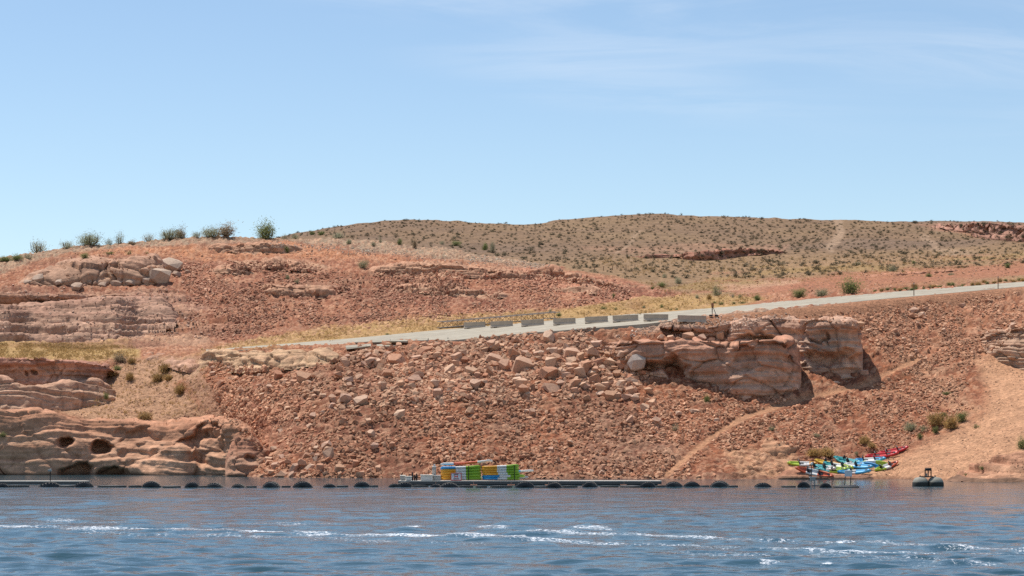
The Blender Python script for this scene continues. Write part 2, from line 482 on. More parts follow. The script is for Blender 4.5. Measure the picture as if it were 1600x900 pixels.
# right hand slope
paint(poly_mask(WU, WV, [(1210, 488), (1600, 452), (2220, 420), (2220, 560), (1500, 560), (1380, 570), (1340, 520), (1240, 500)], 6), np.array([0.36, 0.155, 0.082]), 0.85)
paint(poly_mask(WU, WV, [(1400, 548), (1440, 560), (1530, 640), (1500, 660), (1440, 600)], 12), np.array([0.50, 0.285, 0.165]), 0.5)
paint(poly_mask(WU, WV, [(1235, 752), (1330, 722), (1420, 700), (1470, 676), (1530, 646), (1540, 610), (1520, 560), (1560, 550), (1620, 572), (2220, 590), (2220, 780), (1235, 770)], 16), SAND, 0.95)
paint(poly_mask(WU, WV, [(1130, 700), (1240, 706), (1260, 752), (1150, 752)], 6), np.array([0.50, 0.27, 0.15]), 0.9)
TRACK = np.maximum.reduce([
    line_mask(WU * 0.5 + UG * 0.5, WV * 0.5 + VG * 0.5, [(1040, 742), (1072, 716), (1112, 682), (1160, 655), (1212, 638), (1300, 612), (1352, 602), (1432, 561)], 2.2, 4.5),
    line_mask(WU * 0.5 + UG * 0.5, WV * 0.5 + VG * 0.5, [(1352, 603), (1420, 618), (1470, 632), (1525, 644)], 0.8, 3.5) * 0.7,
    line_mask(WU * 0.5 + UG * 0.5, WV * 0.5 + VG * 0.5, [(1080, 720), (1120, 712), (1200, 690)], 0.5, 3) * 0.3])
paint(TRACK, np.array([0.47, 0.245, 0.135]), 0.85)
# country beyond the road on the right
BEY = poly_mask(WU, WV, [(880, 425), (960, 436), (1050, 456), (1090, 462), (1200, 458), (2220, 410), (2220, 330), (880, 380)], 5) * (UG > 860)
paint(BEY, BUFF, 0.95)
paint(BEY * sstep(0.0, 0.35, fbm(X * 0.06, D * 0.03, 0 * X, 4, 77)), np.array([0.32, 0.205, 0.085]), 0.6)
paint(poly_mask(WU, WV, [(1130, 450), (1250, 434), (1400, 424), (1600, 410), (2220, 380), (2220, 430), (1600, 432), (1400, 448), (1250, 466), (1180, 468)], 4), np.array([0.35, 0.145, 0.08]), 0.8)
paint(poly_mask(WU, WV, [(1120, 448), (1200, 438), (1260, 436), (1240, 448), (1160, 456)], 3), PALE, 0.7)
paint(sstep(0.12, 0.4, fbm(X * 0.05, D * 0.02, Z * 1.2, 3, 88)) * (VG < 470) * (UG > 1080), np.array([0.36, 0.15, 0.09]), 0.5)
# wet foot at the water line
paint(1 - sstep(0.06, 0.5, Z), np.array([0.21, 0.105, 0.065]), 0.9)

# relief
beach = np.clip(poly_mask(UG, VG, [(1235, 760), (1330, 722), (1420, 700), (1530, 646), (1530, 560), (2220, 560), (2220, 900), (1235, 900)], 10) + poly_mask(UG, VG, [(300, 553), (900, 482), (1180, 455), (1200, 470), (680, 518), (400, 544)], 4)
                + poly_mask(UG, VG, [(-700, 536), (210, 540), (225, 558), (-700, 562)], 3), 0, 1)
calm = np.clip(beach * 0.75 + TRACK * 1.2, 0, 0.97)
big = fbm(X * 0.07, D * 0.07, Z * 0.15, 3, 1)
med = fbm(X * 0.45, D * 0.45, Z * 0.6, 3, 2)
fin = fbm(X * 1.9, D * 1.9, Z * 1.9, 3, 3, 0.6)
stra = fbm(X * 0.05, D * 0.05, Z * 1.3 + 0.5 * fbm(X * 0.05, D * 0.05, 0 * X, 2, 21), 3, 22, 0.6)
ledge = np.tanh(4 * stra)
layered = HILL * sstep(-0.2, 0.3, fbm(X * 0.04, D * 0.04, 0 * X, 2, 51)) + poly_mask(UG, VG, [(-700, 450), (280, 450), (330, 540), (-700, 545)], 8)
disp = 0.55 * big + 0.30 * med * (1 - calm) + 0.20 * fin * (1 - calm) + 0.02 * fin + np.clip(layered, 0, 1) * (0.62 * ledge + 0.25 * np.tanh(5 * fbm(X * 0.09, D * 0.09, Z * 3.1, 2, 24)))
stony = (1 - calm) * (1 - ROAD) * np.clip(1 - BEY, 0, 1)
stony = stony * (1 - 0.8 * poly_mask(UG, VG, [(200, 560), (300, 552), (330, 580), (340, 655), (100, 660), (90, 640), (150, 605)], 8))
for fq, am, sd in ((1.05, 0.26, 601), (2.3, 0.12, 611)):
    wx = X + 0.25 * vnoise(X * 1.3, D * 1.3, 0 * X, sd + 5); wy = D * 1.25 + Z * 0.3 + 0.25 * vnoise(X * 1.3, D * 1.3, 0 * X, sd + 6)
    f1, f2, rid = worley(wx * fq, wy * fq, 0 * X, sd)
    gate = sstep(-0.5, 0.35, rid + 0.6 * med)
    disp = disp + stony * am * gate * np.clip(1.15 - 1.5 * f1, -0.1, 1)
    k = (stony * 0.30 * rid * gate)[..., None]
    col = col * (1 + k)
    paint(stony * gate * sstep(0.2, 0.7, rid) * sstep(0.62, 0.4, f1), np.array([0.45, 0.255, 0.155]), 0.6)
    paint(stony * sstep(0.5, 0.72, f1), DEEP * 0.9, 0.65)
disp *= (1 - 0.95 * ROAD)
fade = sstep(-1.5, 0.4, Z)
disp = disp * (0.25 + 0.75 * fade)
ROADIN = poly_mask(UG, VG, [(318, 548), (400, 541), (540, 537), (700, 529), (800, 519), (1017, 502), (1100, 490.5), (1200, 482), (1375, 464.5), (1600, 445), (2220, 396), (2220, 394), (1600, 442.5), (1200, 475), (1000, 492), (875, 502), (680, 518), (550, 530), (400, 541)], 1.5)
disp -= 0.20 * ROADIN + 0.10 * TRACK
disp = disp * (D < 500)
sb = fbm(X * 0.06, D * 0.06, Z * 2.4 + 0.8 * fbm(X * 0.04, D * 0.04, 0 * X, 2, 27), 4, 28, 0.6)
paint(np.clip(layered, 0, 1) * sstep(0.05, 0.4, sb) * (1 - ROAD), np.array([0.43, 0.25, 0.16]), 0.6)
paint(np.clip(layered, 0, 1) * sstep(0.05, 0.4, -sb) * (1 - ROAD), np.array([0.22, 0.095, 0.062]), 0.6)
paint(np.clip(layered, 0, 1) * sstep(0.0, -0.8, ledge), DEEP * 0.95, 0.45)
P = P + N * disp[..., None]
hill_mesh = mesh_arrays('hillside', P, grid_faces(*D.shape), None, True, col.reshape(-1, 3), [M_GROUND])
hillside = link(bpy.data.objects.new('hillside', hill_mesh)); tag(hillside, kind='structure')
BVH_N = BVHTree.FromPolygons(P.reshape(-1, 3).tolist(), grid_faces(*D.shape).tolist())
BVHS = [BVH_N]

# ------------------------------------------------------------------ far hill
UC_KEEP = UC
UC = np.concatenate([np.linspace(-620, 360, 20), np.linspace(380, 1640, 520), np.linspace(1660, 2220, 16)])
FK = []
FK.append((*curve([(-620, 470, 430), (2220, 470, 430)]), 4))
FK.append((*curve([(-620, 420, 500), (400, 420, 500), (900, 424, 500), (1200, 417, 510), (1600, 404, 520), (2220, 360, 530)]), 16))
FK.append((*curve([(-620, 455, 580), (200, 438, 580), (340, 404, 580), (400, 394, 580), (700, 386, 590), (900, 392, 585), (1200, 390, 590), (1600, 378, 600), (2220, 340, 600)]), 40))
FK.append((*curve([(-620, 450, 650), (200, 432, 650), (340, 398, 650), (400, 384, 650), (550, 366, 660), (700, 361, 665), (900, 362, 665), (1020, 358, 670), (1200, 362, 670), (1600, 356, 680), (2220, 340, 680)]), 50))
FK.append((*curve([(-620, 450, 700), (200, 430, 700), (340, 394, 700), (430, 369, 712), (470, 361.5, 715), (550, 352, 720), (600, 347, 720), (640, 343.5, 720), (700, 345, 720), (780, 348, 725), (825, 350, 730), (900, 343, 735), (960, 337.5, 735), (1020, 333.5, 735), (1100, 336.5, 735), (1200, 341, 735), (1300, 344, 740), (1400, 344, 745), (1500, 344, 750), (1545, 344.5, 750), (1600, 348, 750), (1700, 352, 750), (2220, 360, 740)]), 40))
vf, df = FK[-1][0], FK[-1][1]
zf = CAM_H + (HORIZON - vf) / F * df
FK.append((HORIZON - (zf - 20 - CAM_H) * F / (df + 120), df + 120, 8))
D, Z = build_rows(FK, 5)
UG = np.broadcast_to(UC, D.shape)
X = (UG - 800) / F * D; VG = HORIZON - (Z - CAM_H) * F / D
P = np.stack([X, D, Z], -1); N = grid_normals(P)
WU = UG + 16 * fbm(X * 0.05, D * 0.02, Z * 0.1, 4, 31); WV = VG + 5 * fbm(X * 0.06, D * 0.03, Z * 0.15, 4, 41)
col = np.empty(P.shape); col[:] = np.array([0.205, 0.127, 0.074])
c1 = fbm(X * 0.03, D * 0.02, Z * 0.06, 4, 5)
paint(sstep(0.0, 0.4, c1), np.array([0.23, 0.146, 0.08]), 0.7)
paint(sstep(0.05, 0.4, -c1), np.array([0.18, 0.117, 0.078]), 0.7)
paint(poly_mask(WU, WV, [(700, 410), (1000, 400), (1250, 398), (1620, 380), (2220, 350), (2220, 440), (700, 450)], 8), BUFF * 0.88, 0.8)
paint(poly_mask(WU, WV, [(1440, 352), (1640, 350), (1640, 384), (1540, 374)], 4), np.array([0.36, 0.17, 0.11]), 0.6)
paint(poly_mask(WU, WV, [(1190, 384), (1240, 382), (1230, 396), (1000, 396), (900, 392), (900, 386)], 3), np.array([0.33, 0.18, 0.11]), 0.5)
paint(line_mask(WU, WV, [(1318, 346), (1312, 366), (1296, 388)], 3, 6), np.array([0.36, 0.24, 0.155]), 0.6)
paint(line_mask(WU, WV, [(1440, 372), (1470, 392), (1530, 402)], 2, 5), np.array([0.36, 0.24, 0.155]), 0.5)
paint(line_mask(WU, WV, [(1005, 362), (985, 380), (965, 394)], 0.8, 3), np.array([0.36, 0.24, 0.155]), 0.5)
disp = 0.9 * fbm(X * 0.04, D * 0.04, Z * 0.1, 3, 61) + 0.35 * fbm(X * 0.3, D * 0.3, Z * 0.3, 3, 62)
P = P + N * disp[..., None]
fh = link(bpy.data.objects.new('far_hill', mesh_arrays('far_hill', P, grid_faces(*D.shape), None, True, col.reshape(-1, 3), [M_FAR])))
tag(fh, kind='structure')
BVH_F = BVHTree.FromPolygons(P.reshape(-1, 3).tolist(), grid_faces(*D.shape).tolist())
BVHS.append(BVH_F)
UC = UC_KEEP

CAMPOS = Vector((0, 0, CAM_H))
def ray(u, v, trees=None):
    """where the line of sight through (u, v) meets the ground: point, normal"""
    dirv = (pix(u, v, 100.0) - CAMPOS).normalized()
    best = None
    for t in (trees or BVHS):
        h, n, i, dist = t.ray_cast(CAMPOS, dirv, 3000.0)
        if h is not None and (best is None or dist < best[2]): best = (h, n, dist)
    return best
def drop(x, y, trees=None):
    """ground under plan position x, y"""
    best = None
    for t in (trees or BVHS):
        h, n, i, dist = t.ray_cast(Vector((x, y, 300.0)), Vector((0, 0, -1)), 600.0)
        if h is not None and (best is None or h.z > best[0].z): best = (h, n)
    return best

# ------------------------------------------------------------------ sandstone outcrops
def outcrop(name, label, top, bot, d0, lean, back, seat=True, lf=0.22, block=0.35, bsize=2.6, freq=1.6, amp=0.22, lump=0.5, crack=0.35, tilt=0.0, hollows=(), prof=1.6, base=PALE, red=RED, redtop=0.5, seed=0, drop_back=4.0, du=1.5):
    top = np.asarray(top, float); bot = np.asarray(bot, float)
    u0, u1 = top[0, 0], top[-1, 0]
    nu = max(12, int((u1 - u0) / du))
    us = np.linspace(u0, u1, nu)
    vt = np.interp(us, top[:, 0], top[:, 1]); vb = np.interp(us, bot[:, 0], bot[:, 1])
    vt = vt + 1.2 * fbm(us * 0.09, 0 * us, 0 * us, 3, seed + 70)
    d0a = np.interp(us, [p[0] for p in d0], [p[1] for p in d0]) if isinstance(d0, (list, tuple)) else np.full(nu, float(d0))
    if seat:      # stand the foot of the face on the ground that is already there
        hits = [ray(float(a), float(b), [BVH_N, BVH_F]) for a, b in zip(us, vb)]
        dd = np.array([h[0].y if h else np.nan for h in hits])
        ok = ~np.isnan(dd)
        dd = np.interp(us, us[ok], dd[ok])
        k = max(5, (len(us) // 6) | 1)
        med_ = np.array([np.median(dd[max(0, i - k // 2):i + k // 2 + 1]) for i in range(len(dd))])
        w = np.hanning(k + 2)[1:-1]; w /= w.sum()
        d0a = np.convolve(np.pad(med_, k // 2, mode='edge'), w, 'valid') - 0.35
    hmax = float(np.max(vb - vt))
    nf = max(10, int(hmax / 1.3)); nb = 16
    if not seat: d0a = d0a + lump * 2.2 * fbm((us - 800) * d0a / F * 0.11, 0 * us, 0 * us, 3, seed + 9)
    s = np.linspace(-0.15, 1, nf)[:, None]
    ew = min(30.0, 0.22 * (u1 - u0))
    tp = np.clip(np.minimum(us - u0, u1 - us) / ew, 0, 1)
    endr = (1 - tp) ** 2
    vt = vt + (vb - vt) * 0.55 * (1 - tp) ** 3
    V = vb + (vt - vb) * s
    Dp = d0a + lean * np.sign(s) * np.abs(s) ** prof + endr * ew / F * 1.1 * d0a
    Zp = CAM_H + (HORIZON - V) / F * Dp
    tb = np.linspace(0, 1, nb + 1)[1:, None]
    Db = Dp[-1] + back * tb
    Zb = Zp[-1] + 0.06 * back * tb - drop_back * np.clip(tb - 0.45, 0, 1) ** 2 * 3.3
    D = np.vstack([Dp, Db]); Z = np.vstack([Zp, Zb])
    U = np.broadcast_to(us, D.shape)
    X = (U - 800) / F * D
    VV = HORIZON - (Z - CAM_H) * F / D
    P = np.stack([X, D, Z], -1); N = grid_normals(P)
    L = Z * freq + tilt * X + 0.9 * fbm(X * 0.12, D * 0.1, Z * 0.2, 3, seed + 1)
    lay = fbm(X * 0.03, D * 0.03, L, 3, seed + 2, 0.6)
    lay2 = np.tanh(3.2 * lay)
    lm = fbm(X * lf, D * lf, Z * lf * 1.5, 4, seed + 3)
    w1, w2, wid = worley(X / bsize + 0.3 * lm, Z / (bsize * 0.62) + 0.25 * X / bsize, D / (bsize * 1.4), seed + 20)
    joint = np.exp(-((w2 - w1) / 0.05) ** 2)
    j = fbm(X * 0.15 + 0.07 * Z, D * 0.08, Z * 0.10, 4, seed + 4)
    ck = np.exp(-(j / 0.02) ** 2) * sstep(-0.05, 0.3, fbm(X * 0.09, D * 0.05, Z * 0.25, 2, seed + 6))
    fin = fbm(X * 1.6, D * 1.6, Z * 2.6, 3, seed + 5, 0.6)
    taper = np.clip(np.minimum(U - u0, u1 - U) / 12.0, 0, 1)
    disp = (amp * lay2 + lump * lm - crack * ck + 0.07 * fin + block * wid - 0.55 * block * joint) * taper
    P = P + N * disp[..., None]
    for (hu, hv, ru, rv, dep) in hollows:
        wu = U + 1.1 * ru * fbm(X * 0.5, D * 0.3, Z * 0.6, 3, seed + 11); wv = VV + 1.2 * rv * fbm(X * 0.5, D * 0.3, Z * 0.6, 3, seed + 12)
        g = np.exp(-(((wu - hu) / ru) ** 2 + ((wv - hv) / rv) ** 2) ** 2.4)
        P[..., 1] += g * dep
        P[..., 0] += g * dep * (hu - 800) / F
    c = np.empty(P.shape); c[:] = base
    def pt(m, cc, a):
        m = (np.clip(m, 0, 1) * a)[..., None]
        c[:] = c * (1 - m) + np.asarray(cc) * m
    pt(sstep(0.05, 0.6, lay), red, 0.55)
    pt(sstep(0.0, 0.4, lm), base * 1.12, 0.5)
    pt(sstep(0.1, 0.5, -lay), red * 0.82, 0.45)
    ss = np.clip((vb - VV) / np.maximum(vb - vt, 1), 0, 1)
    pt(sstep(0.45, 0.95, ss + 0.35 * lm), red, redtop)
    pt(sstep(0.2, 0.6, fbm(X * 0.5, D * 0.3, Z * 0.08, 3, seed + 8)) * (ss < 0.97), red * 0.7, 0.35)   # varnish streaks
    pt(ck, red * 0.5, 0.6); pt(joint, red * 0.6, 0.35)
    c *= (1 + 0.12 * wid)[..., None]
    pt(1 - sstep(0.05, 0.4, Z), np.array([0.15, 0.09, 0.06]), 0.8)
    fs = grid_faces(*D.shape)
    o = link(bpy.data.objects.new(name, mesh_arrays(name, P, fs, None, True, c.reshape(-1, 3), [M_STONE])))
    tag(o, label, 'rock outcrop', 'sandstone outcrops along the shore')
    BVHS.append(BVHTree.FromPolygons(P.reshape(-1, 3).tolist(), fs.tolist()))
    return o

LRED = np.array([0.38, 0.19, 0.12])
# shore cliff on the left
outcrop('sandstone_cliff', 'long low sandstone cliff with hollows rising from the water at far left',
        [(-80, 640), (0, 640), (60, 646), (120, 655), (160, 658), (215, 660), (260, 668), (290, 662), (330, 658), (352, 658), (385, 668), (420, 700)],
        [(-80, 744), (0, 742), (100, 742), (250, 743), (350, 745), (395, 747), (420, 748)], [(-80, 257), (0, 257), (200, 256), (350, 251), (420, 241)], 3.4, 12.0, False, 0.085, 0.16, 7.0,
        freq=1.2, amp=0.2, lump=2.0, crack=0.7, tilt=0.05, prof=1.8, seed=100, redtop=0.65, base=np.array([0.53, 0.305, 0.19]), red=np.array([0.45, 0.205, 0.115]),
        hollows=[(104, 692, 14, 7, 3.0), (158, 706, 14, 12, 3.2), (120, 738, 24, 9, 2.5), (178, 740, 20, 7, 2.2), (325, 690, 30, 24, 1.6), (215, 700, 40, 22, 0.8)])
outcrop('sandstone_boss', 'rounded red sandstone boss at the water between cliff and rubble slope',
        [(352, 700), (368, 684), (388, 680), (405, 690), (422, 705), (432, 735)], [(352, 748), (400, 750), (432, 750)], 242, 3.5, 7.0, False,
        freq=1.8, amp=0.25, lump=0.5, seed=130, redtop=0.8, base=np.array([0.42, 0.24, 0.155]), red=np.array([0.40, 0.18, 0.11]), hollows=[(392, 715, 10, 8, 1.0)])
outcrop('sandstone_ledge', 'undercut dark red ledge below the yellow grass at left edge',
        [(-80, 560), (0, 560), (60, 560), (100, 565), (140, 569), (168, 572), (185, 580)], [(-80, 612), (0, 606), (60, 612), (110, 618), (150, 606), (172, 592), (185, 584)], 291, -1.6, 8.0,
        block=0.18, freq=1.9, amp=0.28, lump=0.5, crack=0.25, prof=0.8, seed=160, redtop=0.9, base=np.array([0.48, 0.29, 0.205]), red=np.array([0.42, 0.20, 0.135]), hollows=[(53, 583, 5, 4, 1.5), (40, 584, 4, 4, 1.0)])
outcrop('sandstone_shelf', 'pale smooth sandstone shelf under the undercut ledge at left edge',
        [(-80, 592), (0, 592), (30, 606), (70, 604), (110, 600), (150, 596), (178, 604), (190, 618)], [(-80, 652), (0, 650), (60, 652), (110, 640), (150, 630), (190, 624)], 283, 3.0, 8.0,
        block=0.10, freq=1.5, amp=0.32, lump=0.7, crack=0.3, prof=1.2, seed=190, redtop=0.25, tilt=0.12, base=np.array([0.48, 0.30, 0.20]), red=LRED)
# layered ledges of the upper left hill
outcrop('layered_ledge', 'banded purple brown rock layers below the grey knob on the left hill',
        [(-80, 482), (0, 480), (60, 478), (130, 474), (200, 470), (250, 472), (285, 490)], [(-80, 536), (0, 534), (80, 532), (160, 530), (230, 524), (285, 504)], [(-80, 350), (0, 350), (150, 350), (285, 355)], 11.0, 8.0,
        block=0.10, freq=2.0, amp=0.7, lump=0.8, crack=0.2, prof=1.0, seed=220, redtop=0.3, base=np.array([0.46, 0.285, 0.195]), red=np.array([0.36, 0.185, 0.125]), tilt=0.02)
outcrop('shadowed_ledge', 'thin overhanging rock ledge with deep shadow on the left hill',
        [(-80, 462), (0, 462), (60, 464), (120, 462), (180, 460), (222, 466)], [(-80, 482), (0, 480), (80, 480), (150, 476), (222, 471)], 361, -2.0, 8.0,
        block=0.12, freq=2.0, amp=0.3, lump=0.35, prof=0.7, seed=250, redtop=0.4, base=np.array([0.42, 0.26, 0.175]), red=LRED)
outcrop('striped_slab', 'pale striped sandstone slab beside the lower end of the road',
        [(308, 556), (340, 551), (400, 550), (470, 546), (525, 546), (545, 552)], [(308, 572), (340, 578), (380, 582), (430, 578), (490, 572), (545, 560)], [(308, 286), (400, 276), (545, 264)], 3.0, 6.0,
        freq=2.2, amp=0.2, lump=0.4, crack=0.15, prof=1.2, seed=280, redtop=0.1, base=np.array([0.52, 0.335, 0.20]), red=np.array([0.44, 0.245, 0.15]), tilt=-0.08)
outcrop('tilted_slab', 'reddish tilted slab left of the striped slab above the sandy fan',
        [(212, 556), (240, 553), (270, 556), (300, 560), (325, 572)], [(212, 562), (240, 568), (270, 576), (300, 582), (325, 578)], 285, 6.0, 5.0,
        freq=2.2, amp=0.2, lump=0.4, seed=310, redtop=0.3, base=np.array([0.46, 0.27, 0.18]), red=LRED)
# the cliff below the road on the right
outcrop('sandstone_bluff', 'massive shadowed sandstone bluff below the road with bouldery slope beneath',
        [(938, 532), (960, 530), (1000, 534), (1040, 534), (1080, 531), (1130, 532), (1180, 530), (1215, 528), (1240, 534), (1252, 560)],
        [(938, 545), (960, 566), (990, 582), (1020, 588), (1070, 588), (1110, 604), (1160, 614), (1210, 616), (1240, 614), (1252, 596)], [(938, 256), (1000, 253), (1060, 250), (1120, 246), (1240, 243), (1252, 244)], -0.2, 9.0, True, 0.16, 0.34, 4.2,
        freq=1.1, amp=0.36, lump=1.5, crack=0.9, prof=0.9, seed=340, redtop=0.75, base=np.array([0.53, 0.325, 0.225]), red=np.array([0.46, 0.22, 0.135]), tilt=-0.03,
        hollows=[(1052, 570, 14, 16, 2.4), (1000, 574, 46, 9, 2.2), (1165, 565, 20, 18, 0.8)])
outcrop('sandstone_bluff', 'rounded eastern shoulder of the bluff, stepped behind the sandy footpath',
        [(1130, 512), (1160, 502), (1200, 497), (1240, 496), (1280, 498), (1315, 503), (1336, 508), (1348, 530)],
        [(1130, 536), (1180, 540), (1235, 548), (1248, 578), (1280, 586), (1310, 594), (1335, 594), (1348, 575)], [(1130, 256), (1200, 256), (1250, 251), (1300, 248), (1348, 250)], 0.9, 9.0, True, 0.15, 0.32, 3.8,
        freq=1.2, amp=0.38, lump=1.5, crack=0.8, prof=1.0, seed=370, redtop=0.35, base=np.array([0.54, 0.355, 0.25]), red=LRED * 1.15, tilt=0.04,
        hollows=[(1290, 560, 30, 12, 1.4), (1200, 530, 34, 6, 1.8)])
outcrop('flat_slab', 'low grey slabs lying on the gravel above the bluff',
        [(1020, 512), (1060, 510), (1100, 512), (1140, 506), (1160, 510)], [(1020, 515), (1060, 519), (1110, 522), (1140, 524), (1160, 522)], 257, -0.8, 4.0,
        freq=2.5, amp=0.15, lump=0.3, seed=400, redtop=0.2, base=np.array([0.40, 0.27, 0.20]), red=LRED, prof=0.8)
outcrop('sandstone_ledge', 'pale stacked ledge at the right edge above the sand slope',
        [(1526, 524), (1540, 518), (1570, 516), (1600, 508), (1680, 500)], [(1526, 530), (1545, 548), (1570, 566), (1600, 578), (1680, 590)], [(1526, 252), (1600, 248), (1680, 246)], 2.0, 7.0,
        freq=2.0, amp=0.35, lump=0.5, prof=1.0, seed=430, redtop=0.3, base=np.array([0.49, 0.32, 0.215]), red=LRED, tilt=0.15)
outcrop('shore_ledge', 'red layered ledge sloping into the water at bottom right',
        [(1478, 749), (1500, 742), (1520, 732), (1550, 720), (1580, 710), (1600, 706), (1680, 698)], [(1478, 752), (1520, 752), (1560, 753), (1600, 754), (1680, 755)], [(1478, 207), (1540, 203), (1600, 201), (1680, 197)], 8.0, 4.0, False,
        freq=3.4, amp=0.34, lump=0.35, crack=0.1, prof=1.0, seed=460, redtop=0.4, base=np.array([0.46, 0.255, 0.155]), red=np.array([0.36, 0.155, 0.09]), tilt=-0.1, drop_back=2.0, block=0.12)
outcrop('shore_ledge', 'orange layered shelf at the foot of the footpath beside the kayaks',
        [(1122, 716), (1140, 704), (1170, 692), (1205, 686), (1235, 696), (1262, 716), (1275, 738)], [(1122, 730), (1150, 744), (1180, 747), (1230, 748), (1275, 748)], [(1122, 229), (1200, 225), (1275, 223)], 7.0, 4.0, False,
        freq=3.0, amp=0.26, lump=0.4, crack=0.1, prof=1.0, seed=490, redtop=0.25, base=np.array([0.50, 0.285, 0.165]), red=np.array([0.40, 0.18, 0.10]), tilt=-0.12, drop_back=2.0, block=0.1)
outcrop('shore_ledge', 'dark red flat ledge at the water line below the beached kayaks',
        [(1212, 742), (1232, 739), (1260, 739), (1300, 742), (1340, 745), (1372, 746)], [(1212, 748), (1250, 749), (1300, 749), (1372, 749.5)], 221, 1.0, 3.0, False,
        freq=4.0, amp=0.14, lump=0.2, crack=0.05, seed=520, redtop=0.6, base=np.array([0.42, 0.215, 0.13]), red=np.array([0.34, 0.15, 0.09]), drop_back=1.5, block=0.06)
# far ledges
outcrop('far_ledge', 'long dark overhang crossing the middle of the far hill',
        [(985, 399), (1010, 397), (1060, 397), (1100, 394), (1150, 391), (1200, 389), (1230, 392)], [(985, 402), (1010, 404), (1060, 402), (1085, 408), (1110, 407), (1160, 400), (1230, 397)], 546, 0.5, 14.0,
        freq=0.8, amp=0.4, lump=0.6, prof=0.6, seed=550, base=np.array([0.38, 0.19, 0.125]), red=np.array([0.33, 0.15, 0.10]), redtop=0.6)
outcrop('far_cliff', 'red rock cliff band below the right end of the far skyline',
        [(1455, 353), (1500, 350), (1540, 347.5), (1570, 349), (1600, 351), (1680, 356)], [(1455, 355), (1500, 362), (1530, 372), (1570, 376), (1600, 379), (1680, 384)], [(1455, 655), (1500, 640), (1560, 612), (1680, 606)], 2.0, 60.0,
        block=0.9, bsize=7.0, freq=0.45, amp=0.5, lump=1.4, prof=1.0, seed=580, base=np.array([0.40, 0.215, 0.15]), red=np.array([0.33, 0.165, 0.115]), redtop=0.4)
outcrop('red_ledge', 'low red ledge beyond the road above the large green bush',
        [(1330, 433), (1380, 427), (1440, 424), (1500, 421), (1560, 419)], [(1330, 435), (1380, 431), (1440, 428), (1500, 424), (1560, 420.5)], 400, 1.0, 8.0,
        freq=1.4, amp=0.3, lump=0.5, seed=610, base=np.array([0.44, 0.22, 0.135]), red=np.array([0.39, 0.17, 0.10]), redtop=0.3)

# grey knob of the left hill and more ledges on its flank
GK = np.array([0.45, 0.275, 0.18])
outcrop('grey_knob', 'left cracked grey part of the rounded rock knob on the left hill',
        [(28, 436), (50, 426), (80, 416), (110, 408), (140, 405), (172, 407), (185, 420)], [(28, 442), (60, 446), (100, 448), (140, 447), (185, 444)], [(28, 384), (100, 376), (185, 376)], 4.0, 9.0,
        block=0.55, bsize=6.0, lf=0.16, freq=0.5, amp=0.3, lump=0.9, crack=1.3, prof=2.0, seed=640, redtop=0.3, base=GK, red=np.array([0.41, 0.22, 0.145]), tilt=-0.10)
outcrop('grey_knob', 'right reddish part of the rounded rock knob on the left hill',
        [(160, 416), (180, 407), (215, 403), (240, 401), (256, 410), (262, 424)], [(160, 442), (190, 446), (225, 444), (262, 438)], [(160, 375), (215, 374), (262, 378)], 3.0, 8.0,
        block=0.55, bsize=5.0, lf=0.16, freq=0.6, amp=0.35, lump=0.9, crack=1.2, prof=1.8, seed=670, redtop=0.5, base=GK, red=np.array([0.41, 0.22, 0.145]), tilt=0.12)
for (nm, lb, t, b, dd, sd) in [
    ('hill_ledge', 'orange rock ledge with dark overhang below the widest skyline clump', [(318, 388), (350, 381), (400, 377), (440, 380), (480, 390)], [(318, 392), (350, 393), (400, 397), (440, 395), (480, 394)], 418, 700),
    ('hill_ledge', 'dark low ledge in rubble right of the grey knob', [(330, 420), (360, 416), (392, 420), (404, 426)], [(330, 426), (360, 428), (392, 430), (404, 429)], 392, 720),
    ('hill_ledge', 'pale ledge with shadow line low on the middle of the left hill', [(398, 448), (430, 445), (470, 446), (510, 450), (536, 460)], [(398, 456), (440, 464), (480, 464), (520, 464), (536, 464)], 374, 740),
    ('hill_ledge', 'long tan rock band right of the dark sage shrub on the left hill', [(570, 424), (620, 412), (680, 411), (740, 416), (800, 422), (850, 432)], [(570, 430), (620, 429), (690, 432), (760, 434), (820, 436), (850, 437)], 385, 760),
    ('hill_ledge', 'purple broken ledge under the long tan band on the left hill', [(610, 452), (660, 447), (720, 450), (770, 456), (800, 464)], [(610, 457), (660, 459), (720, 463), (770, 466), (800, 467)], 366, 780),
    ('hill_ledge', 'slanting red ledge near the right tip of the left hill', [(820, 424), (860, 420), (910, 432), (960, 444), (990, 455)], [(820, 432), (860, 434), (910, 446), (960, 454), (990, 458)], 362, 800),
    ('hill_ledge', 'thin red ledge above the fifth barrier on the left hill', [(860, 448), (890, 446), (930, 452), (950, 458)], [(860, 453), (890, 456), (930, 459), (950, 460)], 350, 820),
    ('hill_ledge', 'flat pale slab below the round green shrub on orange rock', [(395, 412), (430, 406), (470, 412), (500, 420)], [(395, 418), (430, 422), (470, 425), (500, 424)], 398, 840)]:
    outcrop(nm, lb, t, b, dd, 1.5, 7.0, freq=1.6, amp=0.4, lump=0.5, crack=0.3, prof=1.0, seed=sd, redtop=0.4, base=np.array([0.46, 0.27, 0.17]), red=np.array([0.40, 0.19, 0.115]))

